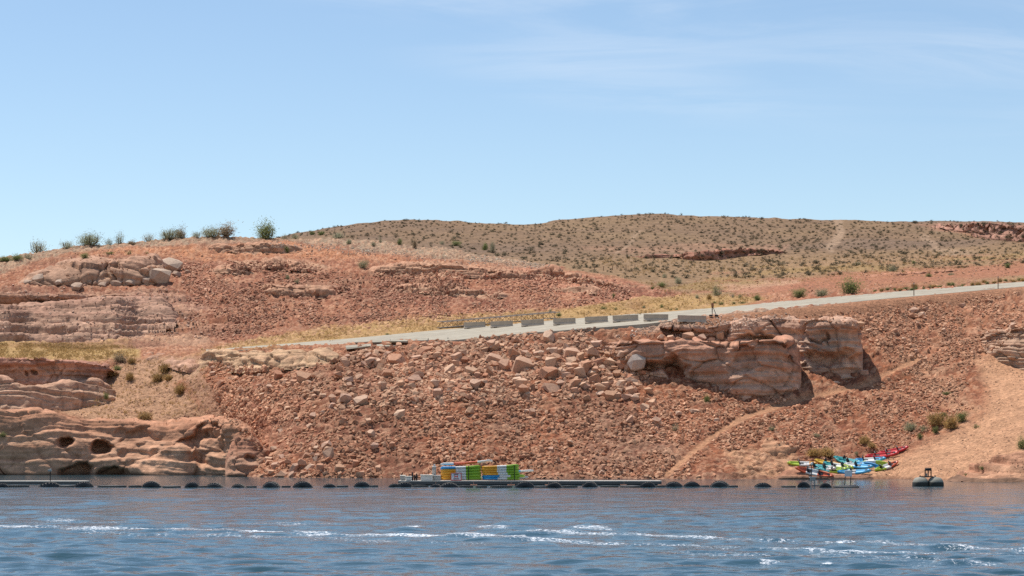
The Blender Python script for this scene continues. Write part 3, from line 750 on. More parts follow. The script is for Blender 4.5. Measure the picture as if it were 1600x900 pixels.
# ------------------------------------------------------------------ the concrete road
M_ROAD = plain_mat('worn_concrete', (0.37, 0.325, 0.25), 0.9, wear=0.16, grain=0.6, dirt=(0.29, 0.22, 0.145), spec=0.2)
nt_ = M_ROAD.node_tree; bs_ = nt_.nodes['Principled BSDF']
src = bs_.inputs['Base Color'].links[0].from_socket
gp_ = node(nt_, 'ShaderNodeNewGeometry').outputs['Position']
wear_ = mul(nt_, map_range(nt_, noise_node(nt_, gp_, 1.0, 4.0, 0.6, 0.3, (0.03, 0.9, 0.9)), 0.3, 0.7, 0.82, 1.14), map_range(nt_, noise_node(nt_, gp_, 0.9, 5.0, 0.7), 0.3, 0.7, 0.88, 1.1))
nt_.links.new(scale_col(nt_, src, wear_), bs_.inputs['Base Color'])
ne = np.asarray(NEAR_EDGE, float); fe = np.asarray(FAR_EDGE, float)
ru = np.linspace(322, 2200, 200)
def smooth1(a, k=9):
    w = np.hanning(k + 2)[1:-1]; w /= w.sum()
    return np.convolve(np.pad(a, k // 2, mode='edge'), w, 'valid')
nv, nd = smooth1(np.interp(ru, ne[:, 0], ne[:, 1])), smooth1(np.interp(ru, ne[:, 0], ne[:, 2]))
fv, fd = smooth1(np.interp(ru, fe[:, 0], fe[:, 1])), smooth1(np.interp(ru, fe[:, 0], fe[:, 2]))
rows = []
for (vv, dd, dz) in ((nv, nd - 0.02, -0.45), (nv, nd, 0.04)):
    rows.append(np.stack([(ru - 800) / F * dd, dd, CAM_H + (HORIZON - vv) / F * dd + dz], -1))
for t in (0.25, 0.5, 0.75, 1.0):
    a = rows[1]; b = np.stack([(ru - 800) / F * fd, fd, CAM_H + (HORIZON - fv) / F * fd + 0.04], -1)
    rows.append(a * (1 - t) + b * t)
rows.append(rows[-1] + np.array([0, 0.05, -0.5]))
RP = np.array(rows)
road = link(bpy.data.objects.new('road', mesh_arrays('road', RP, grid_faces(*RP.shape[:2]), None, False, None, [M_ROAD])))
tag(road, kind='structure')
RT = BVHTree.FromPolygons(RP.reshape(-1, 3).tolist(), grid_faces(*RP.shape[:2]).tolist())
BVHS.append(RT)

# dirt shoulder banked against the near edge of the upper road
sm_ = ru > 1085
su, sv, sd_ = ru[sm_], nv[sm_], nd[sm_]
sr = []
edge = np.stack([(su - 800) / F * sd_, sd_ + 0.05, CAM_H + (HORIZON - sv) / F * sd_ + 0.02], -1)
sr.append(edge)
for off, wgt in ((-0.6, 0.15), (-1.3, 0.45), (-2.2, 0.8), (-3.4, 1.0)):
    row = edge.copy(); row[:, 1] += off; row[:, 0] *= row[:, 1] / edge[:, 1]
    tz = np.array([drop(float(x), float(y), [BVH_N])[0].z for x, y in row[:, :2]])
    tz = smooth1(tz, 5)
    row[:, 2] = edge[:, 2] * (1 - wgt) + (tz - (0.25 if wgt == 1.0 else 0.0)) * wgt + (0.12 * fbm(su * 0.09, off + 0 * su, 0 * su, 3, 702) if wgt < 1 else 0)
    sr.append(row)
SRP = np.array(sr[::-1])
scol = np.empty(SRP.shape); scol[:] = np.array([0.37, 0.18, 0.10])
so = link(bpy.data.objects.new('road_shoulder', mesh_arrays('road_shoulder', SRP, grid_faces(*SRP.shape[:2]), None, True, scol.reshape(-1, 3), [M_GROUND])))
tag(so, kind='structure')
BVHS.append(BVHTree.FromPolygons(SRP.reshape(-1, 3).tolist(), grid_faces(*SRP.shape[:2]).tolist()))


# ------------------------------------------------------------------ boulders and rubble
def hull_mesh(name, n, flat, seed, cuts=1.0):
    """an angular block: the hull of points on a squarish ball, about 1 m across"""
    r = random.Random(seed)
    bm = bmesh.new()
    for i in range(n):
        v = Vector((r.gauss(0, 1), r.gauss(0, 1), r.gauss(0, 1))).normalized()
        m = max(abs(v.x), abs(v.y), abs(v.z))
        v = v * (0.45 + 0.55 / m * 0.72) * r.uniform(0.86, 1.06)
        bm.verts.new((v.x * 0.5, v.y * 0.42 * r.uniform(0.95, 1.05), v.z * 0.5 * flat))
    res = bmesh.ops.convex_hull(bm, input=bm.verts)
    bmesh.ops.delete(bm, geom=[g for g in res['geom_interior'] if isinstance(g, bmesh.types.BMVert)], context='VERTS')
    me = bpy.data.meshes.new(name); bm.to_mesh(me); bm.free()
    return me

def slab_mesh(name, flat, seed):
    """a broken slab: a skewed box with one or two corners knocked off"""
    r = random.Random(seed)
    bm = bmesh.new()
    sk = r.uniform(-0.18, 0.18)
    for x in (-1, 1):
        for y in (-1, 1):
            for z in (-1, 1):
                kx, ky = r.uniform(0.35, 1.0), r.uniform(0.35, 1.0)
                if r.random() < 0.45:      # a broken corner
                    bm.verts.new((x * 0.5 * kx * 0.6, y * 0.42 * ky, z * 0.5 * flat)); bm.verts.new((x * 0.5 * kx, y * 0.42 * ky * 0.55, z * 0.5 * flat * 0.9))
                else:
                    bm.verts.new((x * 0.5 * kx + sk * z, y * 0.42 * ky, z * 0.5 * flat * r.uniform(0.45, 1.1)))
    res = bmesh.ops.convex_hull(bm, input=bm.verts)
    bmesh.ops.delete(bm, geom=[g for g in res['geom_interior'] if isinstance(g, bmesh.types.BMVert)], context='VERTS')
    me = bpy.data.meshes.new(name); bm.to_mesh(me); bm.free()
    return me
BOULDERS = [hull_mesh('boulder', 13, random.uniform(0.40, 0.72), 40 + i) for i in range(14)] + [slab_mesh('boulder', random.uniform(0.3, 0.6), 140 + i) for i in range(16)]
for b in BOULDERS: b.materials.append(M_BOULDER)

def place_boulder(u, v, wpx, hpx, tilt=None, parent=hillside, mesh=None, sink=0.18, rr=random):
    hit = ray(u, v + hpx * 0.35)
    if hit is None: return None
    p, n, dist = hit
    s = wpx * p.y / F; h = hpx * p.y / F
    me = mesh or rr.choice(BOULDERS)
    zs = [w.co.z for w in me.vertices]; hz = max(zs) - min(zs)
    o = bpy.data.objects.new('boulder', me)
    o.scale = (s, s * rr.uniform(0.75, 1.1), h / hz)
    o.location = p + Vector((0, 0.0, h * (0.5 - sink)))
    yaw = rr.uniform(-0.5, 0.5)
    o.rotation_euler = (rr.uniform(0.2, 0.75), R(tilt) if tilt is not None else rr.uniform(-0.22, 0.22), yaw)
    return link(o, parent)

HAND = [(620, 562, 33, 12), (665, 548, 26, 10), (652, 559, 22, 10), (771, 560, 26, 12), (711, 569, 16, 13), (700, 578, 29, 12), (605, 585, 21, 15), (540, 623, 26, 17), (565, 627, 26, 13), (519, 622, 16, 12),
        (597, 604, 24, 18), (626, 601, 20, 12), (545, 595, 20, 11), (560, 590, 16, 12), (650, 594, 21, 11), (764, 580, 19, 16), (782, 581, 16, 9), (756, 599, 16, 10), (434, 587, 19, 15), (474, 591, 25, 13),
        (512, 695, 25, 13), (516, 708, 32, 19), (442, 742, 28, 11), (461, 732, 16, 15), (562, 740, 20, 11), (592, 732, 14, 9), (585, 697, 18, 11), (612, 696, 12, 12), (625, 646, 16, 13), (732, 641, 21, 11),
        (815, 571, 30, 26), (867, 561, 20, 14), (859, 583, 28, 17), (907, 582, 23, 18), (914, 573, 24, 12), (934, 566, 25, 12), (946, 595, 20, 15), (985, 596, 23, 11), (985, 611, 20, 14), (962, 620, 19, 16),
        (952, 553, 20, 10), (983, 656, 17, 12), (832, 644, 14, 11), (885, 586, 19, 12), (876, 599, 18, 10), (900, 599, 20, 14), (815, 600, 22, 17), (840, 562, 16, 11), (893, 566, 17, 12), (925, 583, 15, 11),
        (970, 600, 16, 12), (1014, 610, 17, 10), (1020, 630, 18, 10), (1010, 625, 15, 9), (1125, 524, 14, 14), (1076, 525, 22, 10), (1096, 527, 16, 7), (1112, 529, 18, 6), (1145, 528, 20, 7), (1032, 526, 16, 9), (1048, 528, 14, 8),
        (420, 720, 14, 12), (430, 728, 16, 10), (450, 722, 14, 9), (472, 724, 18, 13), (486, 730, 14, 10), (440, 712, 15, 9), (480, 712, 13, 9), (500, 730, 16, 11), (424, 738, 14, 10), (455, 742, 16, 10), (475, 740, 14, 9),
        (538, 563, 18, 12), (530, 575, 14, 16), (575, 556, 16, 10), (590, 566, 14, 9), (790, 568, 14, 13), (820, 552, 14, 9), (845, 552, 14, 10), (886, 550, 15, 9), (1060, 646, 14, 8), (1120, 656, 12, 7), (1350, 582, 15, 9),
        (1430, 485, 14, 8), (1440, 492, 16, 9), (1425, 494, 14, 7), (1447, 482, 12, 6), (1502, 476, 16, 6), (1543, 470, 12, 6)]
for h in HAND: place_boulder(*h)
for (u, v, wp, hp, t) in [(938, 607, 30, 15, 28), (862, 607, 32, 8, 40), (957, 566, 24, 12, 25), (1008, 637, 22, 9, 22), (1026, 656, 22, 8, 20), (1086, 641, 22, 6, 3)]:
    place_boulder(u, v, wp, hp, t)
slab = place_boulder(994, 571, 35, 34, 12, None, hull_mesh('pale_boulder', 30, 1.0, 77), 0.05)
slab.name = 'pale_boulder'
slab.data.materials.append(random_mat('pale_rock', [(0.50, 0.40, 0.33), (0.52, 0.41, 0.34)]))
tag(slab, 'big pale upright boulder leaning at the left end of the shadowed bluff', 'boulder')

KNOB_MAT = random_mat('grey_sandstone', [(0.42, 0.30, 0.22), (0.47, 0.35, 0.265), (0.39, 0.255, 0.18), (0.45, 0.28, 0.19)])
KB = [hull_mesh('knob_boulder', 26, 0.7, 300 + i) for i in range(6)]
for b in KB: b.materials.append(KNOB_MAT)
for (u, v, wp, hp, t) in [(60, 434, 24, 10, -22), (92, 440, 16, 8, -15), (182, 442, 26, 11, 0), (42, 440, 20, 8, -8), (205, 440, 22, 9, 4), (228, 437, 16, 9, 0), (160, 444, 20, 7, 0), (120, 446, 24, 8, 2), (276, 428, 18, 12, 0), (292, 424, 14, 8, 0)]:
    place_boulder(u, v, wp, hp, t, hillside, random.choice(KB), 0.3)
PALE_TAN = random_mat('pale_tan_rock', [(0.49, 0.36, 0.265), (0.47, 0.34, 0.25)])
for (u, v, wp, hp, t, lb) in [(250, 432, 44, 24, 6, 'pale square boulder at the right foot of the grey knob on the left hill'), (268, 415, 44, 18, 14, 'light flat slab on top right of the grey knob on the left hill')]:
    o = place_boulder(u, v, wp, hp, t, None, KB[0].copy(), 0.15)
    o.data.materials[0] = PALE_TAN
    o.name = 'knob_boulder'; tag(o, lb, 'boulder', 'pale boulders of the knob')

ZONES = [  # polygon, how many, width range in pixels
    ([(540, 548), (700, 538), (900, 520), (1000, 560), (1010, 620), (800, 620), (600, 612), (500, 640)], 74, (12, 25)),
    ([(830, 540), (960, 560), (1010, 600), (1000, 630), (900, 615)], 22, (14, 27)),
    ([(420, 640), (700, 640), (900, 640), (1040, 660), (1000, 740), (420, 742)], 34, (9, 14)),
    ([(410, 700), (500, 690), (600, 725), (600, 744), (420, 744)], 14, (10, 16)),
    ([(320, 565), (420, 575), (470, 600), (400, 620), (340, 600)], 22, (9, 14)),
    ([(400, 595), (520, 580), (520, 690), (440, 700)], 12, (9, 13)),
    ([(1250, 500), (1600, 470), (1600, 510), (1500, 560), (1400, 560), (1350, 530)], 14, (8, 13)),
]
def rand_in(poly, rr):
    us = [p[0] for p in poly]; vs = [p[1] for p in poly]
    while True:
        u, v = rr.uniform(min(us), max(us)), rr.uniform(min(vs), max(vs))
        if poly_mask(np.array([[u]]), np.array([[v]]), poly, 0.01)[0, 0] > 0.5: return u, v
rb = random.Random(5)
for poly, n, (a, b) in ZONES:
    for i in range(n):
        u, v = rand_in(poly, rb)
        wp = a + (b - a) * rb.random() ** 2
        place_boulder(u, v, wp, wp * rb.uniform(0.45, 0.8), None, hillside, rb.choice(BOULDERS), 0.15, rb)

# small rubble, too many to count: one object
def rock_lib(k, n, seed):
    L = []
    for i in range(k):
        me = hull_mesh('tmp', n, random.uniform(0.38, 0.7), seed + i) if i % 3 == 0 else slab_mesh('tmp', random.uniform(0.3, 0.6), seed + i)
        vs = np.array([v.co[:] for v in me.vertices])
        me.calc_loop_triangles()
        fs = np.array([t.vertices[:] for t in me.loop_triangles])
        L.append((vs, fs)); bpy.data.meshes.remove(me)
    return L
LIB = rock_lib(24, 11, 900)
PATH = [(1040, 742), (1072, 716), (1112, 682), (1160, 655), (1212, 638), (1300, 612), (1352, 602), (1432, 561)]
SHELF = [(1122, 716), (1170, 692), (1205, 686), (1235, 696), (1275, 738), (1275, 750), (1122, 750)]
CHX = np.linspace(-60, 60, 2400); CHV = fbm(CHX, 250 * 0.015 + 0 * CHX, 0 * CHX, 3, 67)
def rubble(name, zones, seed, label):
    rg = np.random.default_rng(seed)
    VV, FF, CC, off = [], [], [], 0
    for poly, n, a, b, c0, c1 in zones:
        us = [p[0] for p in poly]; vs = [p[1] for p in poly]
        m = int(n * 6)
        U = rg.uniform(min(us), max(us), m); V = rg.uniform(min(vs), max(vs), m)
        clump = 0.5 + 0.5 * vnoise(U * 0.035, V * 0.06, 0 * U, seed + 3)
        keep = (poly_mask(U, V, poly, 6) > rg.uniform(0, 1, m)) & (clump > rg.uniform(0.1, 0.8, m))
        keep &= (line_mask(U, V, PATH, 4.0, 3.0) < rg.uniform(0.05, 1, m)) & (poly_mask(U, V, SHELF, 6) < rg.uniform(0.1, 1, m))
        U, V = U[keep][:n], V[keep][:n]
        for u, v in zip(U, V):
            hit = ray(float(u), float(v))
            if hit is None: continue
            p, nn, dist = hit
            if p.z < 0.02: continue
            s = (a + (b - a) * rg.random() ** 2.5) * p.y / F
            vs_, fs_ = LIB[rg.integers(len(LIB))]
            q = (Vector((0, 0, 1)).rotation_difference(Vector((nn.x * 0.6, nn.y * 0.8 - 0.12, max(0.3, nn.z)))) @ Quaternion((0, 0, 1), rg.uniform(0, 6.28)) @ Quaternion((1, 0, 0), rg.normal() * 0.28)).to_matrix()
            w = (vs_ * np.array([s, s * rg.uniform(.7, 1.1), s * rg.uniform(0.6, 1.0)])) @ np.array(q).T + np.array(p[:]) + np.array([0, 0, s * 0.10])
            t = rg.random()
            ch = float(np.interp(p.x * 0.16 + 0.03 * p.y, CHX, CHV))
            c = (np.array(c0) * (1 - t) + np.array(c1) * t) * rg.uniform(0.72, 1.25) * 1.06 * (1 - 0.32 * max(-0.4, min(0.6, ch)))
            VV.append(w); FF.append(fs_ + off); CC.append(np.broadcast_to(c, w.shape)); off += len(w)
    me = mesh_arrays(name, np.concatenate(VV), None, np.concatenate(FF), False, np.concatenate(CC), [M_RUBBLE])
    o = link(bpy.data.objects.new(name, me)); tag(o, label, 'rubble', kind='stuff')
    return o
RUB = (0.33, 0.132, 0.070); LITE = (0.52, 0.295, 0.18)
rubble('loose_rubble', [
    ([(400, 600), (520, 560), (700, 538), (900, 518), (1000, 560), (1040, 620), (1060, 745), (410, 745)], 10500, 3, 10, RUB, LITE),
    ([(560, 545), (900, 518), (980, 560), (1000, 620), (800, 630), (520, 640)], 5000, 5, 14, (0.38, 0.17, 0.098), (0.56, 0.34, 0.215)),
    ([(680, 540), (930, 512), (900, 530), (740, 556)], 1100, 3, 7, (0.36, 0.2, 0.13), (0.50, 0.33, 0.225)),
    ([(400, 736), (1120, 739), (1120, 749), (400, 748)], 550, 4, 11, RUB, LITE),
    ([(310, 565), (420, 575), (480, 600), (400, 640), (400, 700), (350, 650)], 1900, 3, 9, RUB, LITE),
    ([(1000, 600), (1110, 610), (1240, 625), (1300, 618), (1400, 590), (1520, 640), (1430, 690), (1300, 720), (1240, 700), (1100, 700), (1080, 745), (1000, 745)], 5500, 3, 7.5, RUB, LITE),
    ([(1240, 500), (1600, 455), (1600, 520), (1520, 560), (1500, 640), (1440, 600), (1380, 560), (1340, 510)], 3800, 2.5, 7.5, (0.40, 0.19, 0.11), LITE),
    ([(1030, 505), (1240, 490), (1240, 500), (1100, 526), (960, 528)], 500, 2, 5, (0.38, 0.25, 0.18), (0.5, 0.36, 0.27)),
    ([(1430, 690), (1530, 640), (1540, 560), (1620, 590), (1620, 740), (1300, 745)], 800, 1.5, 4, (0.36, 0.2, 0.125), (0.42, 0.25, 0.16)),
    ([(200, 560), (330, 570), (400, 660), (120, 660), (130, 620)], 900, 1.5, 4.5, (0.36, 0.2, 0.13), LITE),
], 21, 'loose red brown stones covering the slope below the road')
rubble('hill_rubble', [
    ([(270, 415), (420, 408), (520, 420), (860, 425), (1000, 450), (980, 470), (800, 488), (500, 512), (340, 535), (300, 500), (290, 450)], 9000, 2.2, 7, (0.27, 0.105, 0.062), (0.47, 0.265, 0.17)),
    ([(100, 395), (420, 378), (700, 410), (500, 420), (300, 420), (100, 445)], 500, 2, 5, (0.36, 0.18, 0.11), LITE),
    ([(0, 445), (280, 448), (330, 530), (0, 535)], 700, 2, 6, (0.36, 0.2, 0.14), (0.48, 0.32, 0.23)),
    ([(430, 376), (860, 412), (860, 420), (600, 400), (420, 385)], 1300, 1.5, 3.5, (0.32, 0.24, 0.18), (0.5, 0.42, 0.33)),
    ([(1000, 445), (1600, 405), (1600, 438), (1200, 468), (1060, 470)], 700, 2, 4.5, (0.36, 0.17, 0.1), (0.46, 0.28, 0.18)),
], 22, 'loose red and purple stones scattered over the left hill')

def prism(name, prof, x0, x1, mat, parent=None, bevel=0.0):
    """a cross-section in y, z swept along x"""
    bm = bmesh.new()
    a = [bm.verts.new((x0, y, z)) for y, z in prof]; b = [bm.verts.new((x1, y, z)) for y, z in prof]
    n = len(prof)
    for i in range(n): bm.faces.new((a[i], a[(i + 1) % n], b[(i + 1) % n], b[i]))
    bm.faces.new(a[::-1]); bm.faces.new(b)
    bmesh.ops.recalc_face_normals(bm, faces=bm.faces)
    if bevel: bmesh.ops.bevel(bm, geom=list(bm.edges), offset=bevel, segments=1, affect='EDGES')
    me = bpy.data.meshes.new(name); bm.to_mesh(me); bm.free()
    me.materials.append(mat)
    return link(bpy.data.objects.new(name, me), parent)

def bm_box(bm, c, s, rot=None):
    m = Matrix.Translation(c) @ (rot.to_matrix().to_4x4() if rot else Matrix()) @ Matrix.Diagonal((s[0], s[1], s[2], 1))
    return bmesh.ops.create_cube(bm, size=1.0, matrix=m)['verts']

def bm_bar(bm, a, b, r, seg=6):
    a, b = Vector(a), Vector(b)
    d = b - a
    q = d.to_track_quat('Z', 'Y')
    m = Matrix.Translation((a + b) / 2) @ q.to_matrix().to_4x4()
    bmesh.ops.create_cone(bm, cap_ends=True, segments=seg, radius1=r, radius2=r, depth=d.length, matrix=m)

def build(name, bm, mat, parent=None, bevel=0.0, smooth=False):
    if bevel: bmesh.ops.bevel(bm, geom=list(bm.edges), offset=bevel, segments=1, affect='EDGES')
    bmesh.ops.recalc_face_normals(bm, faces=bm.faces)
    me = bpy.data.meshes.new(name); bm.to_mesh(me); bm.free()
    if smooth: me.polygons.foreach_set('use_smooth', np.ones(len(me.polygons), bool))
    for m in (mat if isinstance(mat, (list, tuple)) else [mat]): me.materials.append(m)
    return link(bpy.data.objects.new(name, me), parent)

def empty(name, loc, rot=(0, 0, 0)):
    o = bpy.data.objects.new(name, None); o.location = loc; o.rotation_euler = rot
    o.empty_display_size = 0.2
    return link(o)

# concrete barriers: two-slope profile, slots for lifting forks
M_BARRIER = plain_mat('barrier_concrete', (0.46, 0.365, 0.275), 0.9, wear=0.2, grain=2.0, dirt=(0.27, 0.22, 0.18), spec=0.2)
M_DARK = plain_mat('dark_gap', (0.05, 0.045, 0.04), 0.9)
PROF = [(-0.30, 0.0), (-0.30, 0.08), (-0.13, 0.34), (-0.085, 0.81), (0.085, 0.81), (0.13, 0.34), (0.30, 0.08), (0.30, 0.0)]
BAR = [(725, 758.5, 512.6, 300), (766.5, 801.5, 511.3, 296), (814.5, 850, 509.3, 291), (864.5, 899.5, 507.3, 285), (914, 950, 504.6, 279), (957.5, 997.5, 502.6, 270), (1005.5, 1044, 501.5, 264), (1058.5, 1103.5, 503.6, 250)]
ORD = ['leftmost', 'second', 'third', 'fourth', 'fifth', 'sixth', 'seventh']
for i, (u0, u1, v, d) in enumerate(BAR):
    um = (u0 + u1) / 2
    L = (u1 - u0) / F * d * 1.0
    p = pix(um, v, d)
    hit = ray(um, v)
    if hit and abs(hit[0].y - d) < 40: p = hit[0]
    L = (u1 - u0) / F * p.y
    yaw = R(-6) if i < 7 else R(4)
    lab = (f'{ORD[i]} grey concrete barrier from the left in the row across the road' if i < 7 else 'largest grey concrete barrier, right end of row, on gravel beside the road')
    e = empty('concrete_barrier', (p.x, p.y, p.z - 0.03), (0, R(-2.0 if i < 6 else (0.5 if i == 6 else 1.2)), yaw))
    tag(e, lab, 'barrier', 'concrete barriers blocking the road')
    prism('barrier_block', PROF, -L / 2, L / 2, M_BARRIER, e, 0.015)
    for sx in (-1, 1):
        bm = bmesh.new(); bm_box(bm, (sx * L * 0.27, -0.298, 0.04), (0.42, 0.02, 0.07)); build('lifting_slot', bm, M_DARK, e)

# broken slabs along the lower edge of the road
for i, (u, v, w) in enumerate([(567, 534.5, 27), (596, 533.8, 26), (625, 533, 27), (655, 532, 28), (685, 531, 27), (560, 542, 40), (610, 540.5, 44)]):
    hit = ray(u, v)
    p = hit[0]; L = w / F * p.y
    bm = bmesh.new(); bm_box(bm, (0, 0, 0), (L, 2.2, 0.2), None)
    for q in bm.verts: q.co += Vector((random.uniform(-.12, .12), random.uniform(-.2, .2), random.uniform(-.03, .03)))
    o = build('broken_slab', bm, M_ROAD, None, 0.02)
    o.location = p + Vector((0, 0.3, 0.06)); o.rotation_euler = (R(10), R(random.uniform(-4, 2)), R(random.uniform(-6, 6)))
    tag(o, (f'{["leftmost", "second", "third", "fourth", "fifth"][i]} broken concrete slab of five along the low road edge' if i < 5 else ['left tilted concrete slab lying below the row of broken slabs', 'right tilted concrete slab lying below the row of broken slabs'][i - 5]), 'concrete slab', 'broken slabs at the road edge')

# truss gangway lying beside the road
M_RUST = plain_mat('rusty_steel', (0.27, 0.17, 0.115), 0.8, 0.1, wear=0.3, grain=3.0)
M_ALU = plain_mat('weathered_aluminium', (0.50, 0.45, 0.40), 0.6, 0.2, wear=0.15)
ga = ray(683, 513.5)[0]; gb = ray(868, 498.0)[0]
gl = (gb - ga).length
gq = (gb - ga).to_track_quat('X', 'Z')
g = empty('truss_gangway', ga + Vector((0, 0, 0.1))); g.rotation_mode = 'QUATERNION'; g.rotation_quaternion = gq
tag(g, 'long rusty steel truss gangway lying behind the left barriers', 'gangway')
GH, GW = 0.82, 1.1
for sy in (0, GW):
    for z, nm in ((0.0, 'bottom_chord'), (GH, 'top_chord')):
        bm = bmesh.new(); bm_box(bm, (gl / 2, sy, z), (gl, 0.09, 0.09)); build(nm, bm, M_ALU, g)
    nb = 11
    for k in range(nb):
        x0 = gl * k / nb; x1 = gl * (k + 1) / nb; xm = (x0 + x1) / 2
        for a, b in (((x0, sy, 0.04), (xm, sy, GH - 0.04)), ((xm, sy, GH - 0.04), (x1, sy, 0.04)), ((xm, sy, 0.04), (xm, sy, GH - 0.04))):
            bm = bmesh.new(); bm_bar(bm, a, b, 0.028, 5); build('brace', bm, M_RUST, g)
bm = bmesh.new(); bm_box(bm, (gl / 2, GW / 2, 0.02), (gl, GW - 0.1, 0.03)); build('deck', bm, M_RUST, g)

# barricade sign on the gravel
M_BLACK = plain_mat('black_rubber', (0.02, 0.02, 0.022), 0.7)
M_OCHRE = plain_mat('faded_orange_panel', (0.30, 0.13, 0.06), 0.7, dirt=(0.2, 0.12, 0.08))
hit = ray(1114, 494.5)[0]; s = hit.y / F
e = empty('warning_sign', hit); tag(e, 'small weathered warning sign on thin legs at the road edge right of the barriers', 'sign')
bm = bmesh.new(); bm_box(bm, (-0.05, 0, 18 * s), (4 * s * 1.0, 0.05, 6 * s)); build('panel', bm, M_OCHRE, e, 0.01)
for a, b in (((-0.12, 0, 15 * s), (-0.1, -0.3, 0.05)), ((0.0, 0, 15 * s), (0.4, -0.2, 0.05)), ((-0.05, 0.02, 15 * s), (-0.05, 0.5, 0.05))):
    bm = bmesh.new(); bm_bar(bm, a, b, 0.035); build('leg', bm, M_BLACK, e)
for x in (-0.25, 0.38):
    bm = bmesh.new(); bm_box(bm, (x, -0.25, 0.09), (0.42, 0.34, 0.18)); build('ballast_bag', bm, M_BLACK, e, 0.05)

# marker posts
M_POST = plain_mat('brown_post', (0.17, 0.09, 0.05), 0.8)
for (u, vb, vt, lb) in [(1428, 462, 441, 'left thin brown marker post standing at the road edge, far right'), (1559.5, 451, 431, 'right thin brown marker post standing at the road edge, near the right border')]:
    h = ray(u, vb)[0]; s = h.y / F
    e = empty('marker_post', h); tag(e, lb, 'post', 'marker posts along the road')
    bm = bmesh.new(); bm_box(bm, (0, 0, (vb - vt) * s / 2), (0.10, 0.06, (vb - vt) * s)); build('post', bm, M_POST, e, 0.01)
    bm = bmesh.new(); bm_box(bm, (0, -0.036, (vb - vt) * s * 0.9), (0.09, 0.01, 0.16)); build('reflector', bm, M_ALU, e)
fp = [(929, 423), (943, 423), (957, 422), (964, 421), (978, 420.5), (992, 420), (1010, 420), (1250, 411), (1417, 402), (1449, 401), (1523, 403)]
wm = ['first', 'second', 'third', 'fourth', 'fifth', 'sixth', 'seventh', 'eighth', 'ninth', 'tenth', 'eleventh']
for i, (u, v) in enumerate(fp):
    h = ray(u, v)
    if h is None: continue
    bm = bmesh.new(); bm_bar(bm, (0, 0, -0.1), (0.02, 0, 0.85 * 1.1), 0.07, 6); bm_bar(bm, (0.02, 0, 0.93), (0.02, 0, 0.97), 0.085, 6)
    o = build('fence_post', bm, M_POST); o.location = h[0]
    tag(o, f'{wm[i]} small dark fence post from the left at the foot of the far hill', 'post', 'far fence posts')

# ------------------------------------------------------------------ shrubs
def leaf_mat(name, cols):
    m, nt, bs = new_mat(name)
    oi = node(nt, 'ShaderNodeObjectInfo')
    cr = node(nt, 'ShaderNodeValToRGB')
    els = cr.color_ramp.elements
    while len(els) < len(cols): els.new(0.5)
    for i, c in enumerate(cols):
        els[i].position = i / (len(cols) - 1); els[i].color = (*c, 1)
    nt.links.new(oi.outputs['Random'], cr.inputs[0])
    at = node(nt, 'ShaderNodeAttribute', attribute_name='Col')
    mx = node(nt, 'ShaderNodeMix', data_type='RGBA', blend_type='MULTIPLY'); mx.inputs['Factor'].default_value = 1
    nt.links.new(cr.outputs[0], mx.inputs['A']); nt.links.new(at.outputs['Color'], mx.inputs['B'])
    nt.links.new(mx.outputs['Result'], bs.inputs['Base Color'])
    bs.inputs['Roughness'].default_value = 0.8; bs.inputs['Specular IOR Level'].default_value = 0.2
    tr = node(nt, 'ShaderNodeBsdfTranslucent'); nt.links.new(mx.outputs['Result'], tr.inputs['Color'])
    ms = node(nt, 'ShaderNodeMixShader'); ms.inputs[0].default_value = 0.42
    nt.links.new(bs.outputs[0], ms.inputs[1]); nt.links.new(tr.outputs[0], ms.inputs[2])
    nt.links.new(ms.outputs[0], nt.nodes['Material Output'].inputs['Surface'])
    return m
M_SAGE = leaf_mat('sage_leaf', [(0.36, 0.35, 0.22), (0.31, 0.31, 0.18), (0.39, 0.36, 0.24)])
M_GREEN = leaf_mat('green_leaf', [(0.23, 0.255, 0.09), (0.19, 0.22, 0.08), (0.26, 0.275, 0.11)])
M_DRY = leaf_mat('dry_stalks', [(0.44, 0.285, 0.11), (0.38, 0.25, 0.11), (0.47, 0.31, 0.125)])
M_BROWN = leaf_mat('brown_twigs', [(0.34, 0.26, 0.165), (0.30, 0.225, 0.14), (0.37, 0.285, 0.18)])
M_FARSH = leaf_mat('far_shrub_leaf', [(0.12, 0.095, 0.06), (0.135, 0.12, 0.07), (0.15, 0.115, 0.075), (0.11, 0.105, 0.06)])
M_TWIG = plain_mat('twig_bark', (0.17, 0.125, 0.09), 0.9)

